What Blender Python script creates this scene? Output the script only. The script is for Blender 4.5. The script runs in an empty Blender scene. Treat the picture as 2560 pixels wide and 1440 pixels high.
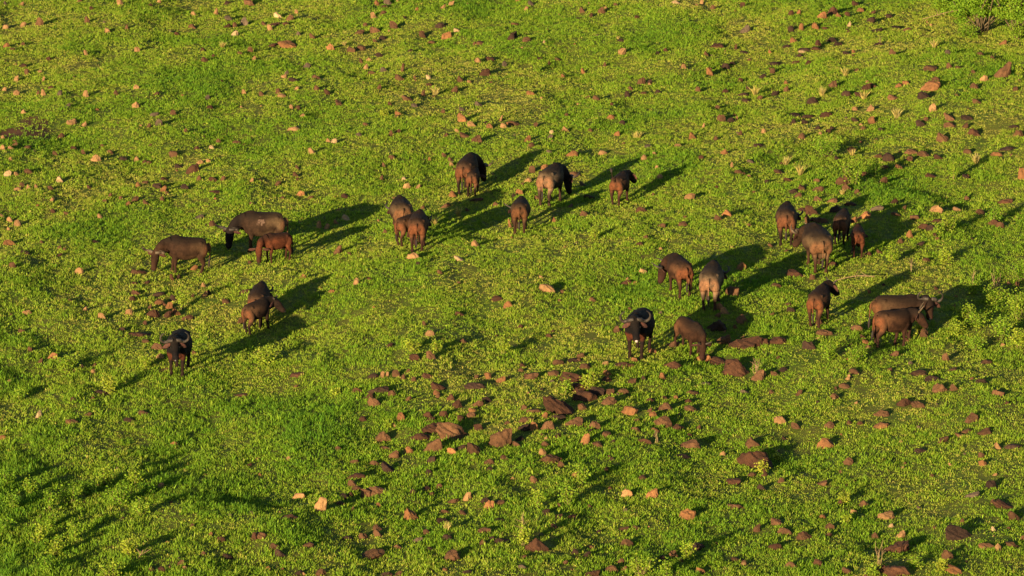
import bpy, bmesh, math, random
import numpy as np
from mathutils import Vector, Matrix, Quaternion

R = math.radians
sc = bpy.context.scene
COL = sc.collection

# ------------------------------------------------------------------ camera
FPX = 11234.0                       # focal length in photo pixels (2560 wide)
DEP = R(15.0)
DIST = 165.0
CAM = Vector((0.0, -DIST*math.cos(DEP), DIST*math.sin(DEP)))
cd = bpy.data.cameras.new("camera"); cam = bpy.data.objects.new("camera", cd); COL.objects.link(cam)
cam.location = CAM
cam.rotation_euler = (math.pi/2 - DEP, 0, 0)
cd.sensor_width = 36.0; cd.lens = 36.0*FPX/2560.0
cd.clip_start = 1.0; cd.clip_end = 8000.0
sc.camera = cam

# ------------------------------------------------------------------ sky and sun
SUN_EL, SUN_AZ = 10.5, 27.0         # elevation; shadows run this many degrees right of straight away
w = bpy.data.worlds.new("World"); sc.world = w; w.use_nodes = True
nt = w.node_tree; nt.nodes.clear()
sky = nt.nodes.new('ShaderNodeTexSky'); sky.sky_type = 'NISHITA'; sky.sun_disc = False
sky.sun_elevation = R(SUN_EL); sky.sun_rotation = R(180+SUN_AZ)
sky.altitude = 1500; sky.dust_density = 1.2
bg = nt.nodes.new('ShaderNodeBackground'); bg.inputs[1].default_value = 0.06
wo = nt.nodes.new('ShaderNodeOutputWorld')
nt.links.new(sky.outputs[0], bg.inputs[0]); nt.links.new(bg.outputs[0], wo.inputs[0])
ld = bpy.data.lights.new("sun", 'SUN'); ld.energy = 5.0; ld.angle = R(0.55); ld.color = (1.0, 0.76, 0.46)
sun = bpy.data.objects.new("sun", ld); COL.objects.link(sun)
sd = Vector((math.sin(R(SUN_AZ))*math.cos(R(SUN_EL)), math.cos(R(SUN_AZ))*math.cos(R(SUN_EL)), -math.sin(R(SUN_EL))))
sun.rotation_euler = sd.to_track_quat('-Z', 'Y').to_euler()
sun.location = (-60, -140, 60)
sc.view_settings.view_transform = 'Standard'; sc.view_settings.look = 'None'
sc.view_settings.exposure = 1.55; sc.view_settings.gamma = 1.0
sc.render.resolution_x = 1024; sc.render.resolution_y = 576
sc.render.engine = 'CYCLES'

# ------------------------------------------------------------------ helpers
def vnoise(x, y, seed):
    """smooth value noise in -1..1, vectorised"""
    x = np.asarray(x, dtype=np.float64); y = np.asarray(y, dtype=np.float64)
    xi = np.floor(x); yi = np.floor(y); fx = x-xi; fy = y-yi
    fx = fx*fx*fx*(fx*(fx*6-15)+10); fy = fy*fy*fy*(fy*(fy*6-15)+10)
    def h(a, b):
        v = np.sin(a*127.1 + b*311.7 + seed*74.7)*43758.5453
        return (v-np.floor(v))*2-1
    return (h(xi,yi)*(1-fx)+h(xi+1,yi)*fx)*(1-fy) + (h(xi,yi+1)*(1-fx)+h(xi+1,yi+1)*fx)*fy

def gz(x, y):
    """height of the ground"""
    return (0.30*vnoise(x/11.0+3.1, y/17.0, 1) + 0.16*vnoise(x/3.7, y/4.9, 2)
            + 0.095*vnoise(x/1.4+y*.10, y/2.3, 3) + 0.018*vnoise(x/0.5, y/0.5, 4))

def gzs(x, y):
    return float(gz(np.array([x]), np.array([y]))[0])

def at(px, py):
    """point of the ground seen at photo pixel (px, py)"""
    dx = (px-1280)/FPX; dy = -(py-720)/FPX
    c, s = math.cos(DEP), math.sin(DEP)
    d = Vector((dx, c + dy*s, -s + dy*c))
    z = 0.0
    for _ in range(8):
        t = (z-CAM.z)/d.z
        p = CAM + d*t
        z = 0.5*z + 0.5*gzs(p.x, p.y)
    t = (z-CAM.z)/d.z; p = CAM + d*t
    return Vector((p.x, p.y, gzs(p.x, p.y)))

def ppm(p):
    """photo pixels per metre at point p"""
    f = Vector((0, math.cos(DEP), -math.sin(DEP)))
    return FPX/((p-CAM).dot(f))

def tag(o, label=None, cat=None, group=None, kind=None):
    if label: o['label'] = label
    if cat: o['category'] = cat
    if group: o['group'] = group
    if kind: o['kind'] = kind
    return o

def obj(name, me, mat=None, parent=None):
    o = bpy.data.objects.new(name, me); COL.objects.link(o)
    if mat is not None:
        for m in (mat if isinstance(mat, (list, tuple)) else [mat]): me.materials.append(m)
    if parent is not None: o.parent = parent
    return o

def mesh_from(verts, faces, name='mesh', smooth=True):
    me = bpy.data.meshes.new(name)
    me.from_pydata([tuple(v) for v in verts], [], [tuple(f) for f in faces]); me.update()
    if smooth: me.polygons.foreach_set('use_smooth', [True]*len(me.polygons))
    return me

def nodes(name):
    m = bpy.data.materials.new(name); m.use_nodes = True
    t = m.node_tree; t.nodes.clear()
    out = t.nodes.new('ShaderNodeOutputMaterial')
    return m, t, out

def L(t, a, b): t.links.new(a, b)

def mixrgb(t, fac, a, b, blend='MIX'):
    n = t.nodes.new('ShaderNodeMix'); n.data_type = 'RGBA'; n.blend_type = blend
    for sock, v in ((n.inputs[0], fac), (n.inputs[6], a), (n.inputs[7], b)):
        if hasattr(v, 'is_output'): L(t, v, sock)
        elif isinstance(v, float): sock.default_value = v
        else: sock.default_value = (*v, 1.0)
    return n.outputs[2]

def noise(t, vec, scale, detail=3.0, rough=0.55):
    n = t.nodes.new('ShaderNodeTexNoise'); n.inputs['Scale'].default_value = scale
    n.inputs['Detail'].default_value = detail; n.inputs['Roughness'].default_value = rough
    L(t, vec, n.inputs['Vector']); return n.outputs['Fac']

def ramp(t, fac, lo, hi):
    n = t.nodes.new('ShaderNodeMapRange'); n.interpolation_type = 'SMOOTHSTEP'
    n.inputs[1].default_value = lo; n.inputs[2].default_value = hi
    L(t, fac, n.inputs[0]); return n.outputs[0]

def coords(t, kind='Object'):
    n = t.nodes.new('ShaderNodeTexCoord'); return n.outputs[kind]

def bsdf(t, out, col, rough=0.9, spec=0.2, bump=None, bump_d=0.02, bump_s=0.6):
    b = t.nodes.new('ShaderNodeBsdfPrincipled')
    if hasattr(col, 'is_output'): L(t, col, b.inputs['Base Color'])
    else: b.inputs['Base Color'].default_value = (*col, 1)
    b.inputs['Roughness'].default_value = rough
    b.inputs['Specular IOR Level'].default_value = spec
    if bump is not None:
        bn = t.nodes.new('ShaderNodeBump'); bn.inputs['Distance'].default_value = bump_d; bn.inputs['Strength'].default_value = bump_s
        L(t, bump, bn.inputs['Height']); L(t, bn.outputs[0], b.inputs['Normal'])
    L(t, b.outputs[0], out.inputs[0]); return b

# ------------------------------------------------------------------ materials
def mat_ground():
    m, t, out = nodes('soil_and_turf')
    co = coords(t)
    n1 = noise(t, co, 0.45, 4); n2 = noise(t, co, 7.0, 5, 0.7); n3 = noise(t, co, 24.0, 3, 0.7)
    c = mixrgb(t, ramp(t, n1, 0.35, 0.65), (0.065, 0.105, 0.010), (0.10, 0.105, 0.016))
    c = mixrgb(t, ramp(t, n2, 0.50, 0.68), c, (0.075, 0.060, 0.020))
    at_ = t.nodes.new('ShaderNodeAttribute'); at_.attribute_name = 'bare'
    soil = mixrgb(t, n3, (0.075, 0.034, 0.016), (0.12, 0.058, 0.026))
    c = mixrgb(t, at_.outputs['Fac'], c, soil)
    bsdf(t, out, c, 0.95, 0.1, n3, 0.03, 0.7)
    return m

def mat_blade(name, transl=0.35):
    """leaf colour comes from the mesh: every blade has its own"""
    m, t, out = nodes(name)
    a = t.nodes.new('ShaderNodeAttribute'); a.attribute_name = 'tint'
    b = t.nodes.new('ShaderNodeBsdfPrincipled')
    L(t, a.outputs['Color'], b.inputs['Base Color']); b.inputs['Roughness'].default_value = 0.6
    b.inputs['Specular IOR Level'].default_value = 0.12
    tr = t.nodes.new('ShaderNodeBsdfTranslucent')
    mx = t.nodes.new('ShaderNodeMixShader'); mx.inputs[0].default_value = transl
    g = mixrgb(t, 1.0, a.outputs['Color'], (1.15, 1.15, 0.7), 'MULTIPLY')
    L(t, g, tr.inputs[0])
    L(t, b.outputs[0], mx.inputs[1]); L(t, tr.outputs[0], mx.inputs[2]); L(t, mx.outputs[0], out.inputs[0])
    return m

def mat_rock(name, c1, c2, c3):
    m, t, out = nodes(name)
    co = coords(t)
    oi = t.nodes.new('ShaderNodeObjectInfo')
    va = t.nodes.new('ShaderNodeVectorMath'); va.operation = 'ADD'
    L(t, co, va.inputs[0]); L(t, oi.outputs['Location'], va.inputs[1])
    v = va.outputs[0]
    n1 = noise(t, v, 2.6, 4, 0.6); n2 = noise(t, v, 11.0, 5, 0.7); n3 = noise(t, v, 40.0, 4, 0.7)
    c = mixrgb(t, ramp(t, n1, 0.38, 0.62), c1, c2)
    c = mixrgb(t, ramp(t, n2, 0.52, 0.70), c, c3)
    hs = t.nodes.new('ShaderNodeHueSaturation')
    mr = t.nodes.new('ShaderNodeMapRange'); mr.inputs[3].default_value = 0.72; mr.inputs[4].default_value = 1.3
    L(t, oi.outputs['Random'], mr.inputs[0]); L(t, mr.outputs[0], hs.inputs['Value']); L(t, c, hs.inputs['Color'])
    ad = t.nodes.new('ShaderNodeMath'); ad.operation = 'ADD'; L(t, n2, ad.inputs[0]); L(t, n3, ad.inputs[1])
    bsdf(t, out, hs.outputs[0], 0.92, 0.15, ad.outputs[0], 0.035, 0.8)
    return m

ROCKM = {
 'p': mat_rock('cream_stone', (0.37,0.265,0.135), (0.30,0.20,0.095), (0.16,0.105,0.053)),
 't': mat_rock('tan_stone',   (0.28,0.160,0.066), (0.205,0.112,0.046), (0.10,0.057,0.027)),
 'o': mat_rock('orange_stone',(0.215,0.098,0.036), (0.145,0.066,0.026), (0.070,0.035,0.017)),
 'b': mat_rock('brown_stone', (0.110,0.055,0.025), (0.072,0.036,0.017), (0.036,0.020,0.011)),
 'r': mat_rock('red_brown_stone', (0.070,0.031,0.0155), (0.045,0.0205,0.011), (0.025,0.013,0.009)),
 'd': mat_rock('dark_stone',  (0.044,0.024,0.0145), (0.028,0.0155,0.0105), (0.017,0.011,0.008)),
 'g': mat_rock('grey_stone',  (0.100,0.070,0.043), (0.065,0.047,0.030), (0.036,0.027,0.019)),
}
CNAME = dict(p='cream', t='tan', o='orange-brown', b='brown', r='red-brown', d='dark brown', g='grey-brown')

# ------------------------------------------------------------------ the ground: one sheet
def axis(lo, hi, step, far):
    a = list(np.arange(lo, hi+step*0.5, step))
    s = step; v = a[-1]; ext = []
    while v < far: s *= 1.35; v += s; ext.append(v)
    s = step; v = a[0]; ex2 = []
    while v > -far: s *= 1.35; v -= s; ex2.append(v)
    return np.array(ex2[::-1] + a + ext)

BARE = [(at(84,320), 0.85, 2.0), (at(40,332), 0.7, 0.9)]
def bare_mask(x, y):
    m = np.zeros_like(x)
    for c, rx, ry in BARE:
        d = ((x-c.x)/rx)**2 + ((y-c.y)/ry)**2
        d = d + 0.55*vnoise(x*2.2, y*1.0, 9) + 0.4*vnoise(x*6, y*3, 10)
        m = np.maximum(m, np.clip((1.15-d)/0.4, 0, 1))
    return m

xs = axis(-28, 28, 0.22, 3000); ys = axis(-42, 64, 0.30, 3000)
X, Y = np.meshgrid(xs, ys)
Z = gz(X, Y)
nx, ny = len(xs), len(ys)
me = bpy.data.meshes.new('ground')
me.vertices.add(nx*ny); me.vertices.foreach_set('co', np.stack([X, Y, Z], -1).astype(np.float32).ravel())
idx = np.arange(nx*ny).reshape(ny, nx)
F = np.stack([idx[:-1,:-1], idx[:-1,1:], idx[1:,1:], idx[1:,:-1]], -1).reshape(-1, 4)
me.loops.add(F.size); me.loops.foreach_set('vertex_index', F.ravel().astype(np.int32))
me.polygons.add(len(F)); me.polygons.foreach_set('loop_start', (np.arange(len(F))*4).astype(np.int32))
me.polygons.foreach_set('loop_total', np.full(len(F), 4, np.int32))
me.polygons.foreach_set('use_smooth', np.ones(len(F), bool))
ba = me.attributes.new('bare', 'FLOAT', 'POINT'); ba.data.foreach_set('value', bare_mask(X, Y).astype(np.float32).ravel())
me.update(); me.validate()
tag(obj('ground', me, mat_ground()), kind='structure')

# ------------------------------------------------------------------ quad soup (grass, leaves)
def quads_mesh(name, V, tint):
    """V: (n,4,3) corner positions, tint: (n,3) colour of each leaf"""
    n = len(V)
    me = bpy.data.meshes.new(name)
    me.vertices.add(n*4); me.vertices.foreach_set('co', V.astype(np.float32).ravel())
    me.loops.add(n*4); me.loops.foreach_set('vertex_index', np.arange(n*4, dtype=np.int32))
    me.polygons.add(n); me.polygons.foreach_set('loop_start', (np.arange(n)*4).astype(np.int32))
    me.polygons.foreach_set('loop_total', np.full(n, 4, np.int32))
    a = me.attributes.new('tint', 'FLOAT_COLOR', 'FACE')
    a.data.foreach_set('color', np.concatenate([tint, np.ones((n,1))], 1).astype(np.float32).ravel())
    me.update()
    return me

def blades(base, ang, lean, hgt, wid, tint, rng):
    """leaf blades: base (n,3); each a folded diamond bending outward"""
    n = len(base)
    dx = np.cos(ang); dy = np.sin(ang)
    out = np.stack([dx, dy, np.zeros(n)], 1)
    sa = ang + rng.uniform(-1.2, 1.2, n) + np.pi/2
    side = np.stack([np.cos(sa), np.sin(sa), rng.uniform(-.3, .3, n)], 1)
    up = np.array([[0, 0, 1.0]])
    h = hgt[:, None]; l = lean[:, None]; w_ = wid[:, None]
    mid = base + up*h*0.55 + out*h*l*0.35
    tip = base + up*h*1.0 + out*h*l*1.0
    k = rng.uniform(0.35, 0.65, n)[:, None]
    a = base
    b = mid + side*w_*0.5 ; c = tip; d = mid - side*w_*0.5
    return np.stack([a, b, c, d], 1)

BL = mat_blade('grass_blades', 0.16)
LF = mat_blade('leaves', 0.38)

def green(n, yel, rng):
    """per-leaf colours; yel 0..1 picks from deep green to straw"""
    g1 = np.array([0.060, 0.150, 0.008]); g2 = np.array([0.130, 0.225, 0.012])
    g3 = np.array([0.225, 0.270, 0.027]); g4 = np.array([0.34, 0.28, 0.07])
    y = np.clip(yel, 0, 1)[:, None]
    c = np.where(y < .4, g1+(g2-g1)*(y/.4), np.where(y < .8, g2+(g3-g2)*((y-.4)/.4), g3+(g4-g3)*((y-.8)/.2)))
    return c*rng.uniform(0.75, 1.3, (n, 1))

def in_view(x, y, mx=0.06, my=0.05):
    c, s = math.cos(DEP), math.sin(DEP)
    rx, ry, rz = x-CAM.x, y-CAM.y, -CAM.z
    fz = ry*c - rz*s; u = rx*FPX/fz/1280; v = (ry*s+rz*c)*FPX/fz/720
    return (np.abs(u) < 1+mx) & (np.abs(v) < 1+my)

def rock_dims(px, py, wpx, hpx):
    base = at(px, py+hpx*0.30)
    s = ppm(base)
    W = wpx/s*1.16
    D = W*0.72
    H = max(0.05, (hpx/s - 0.22*D)/0.97*1.02 + 0.055)
    return base, W, D, H

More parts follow.
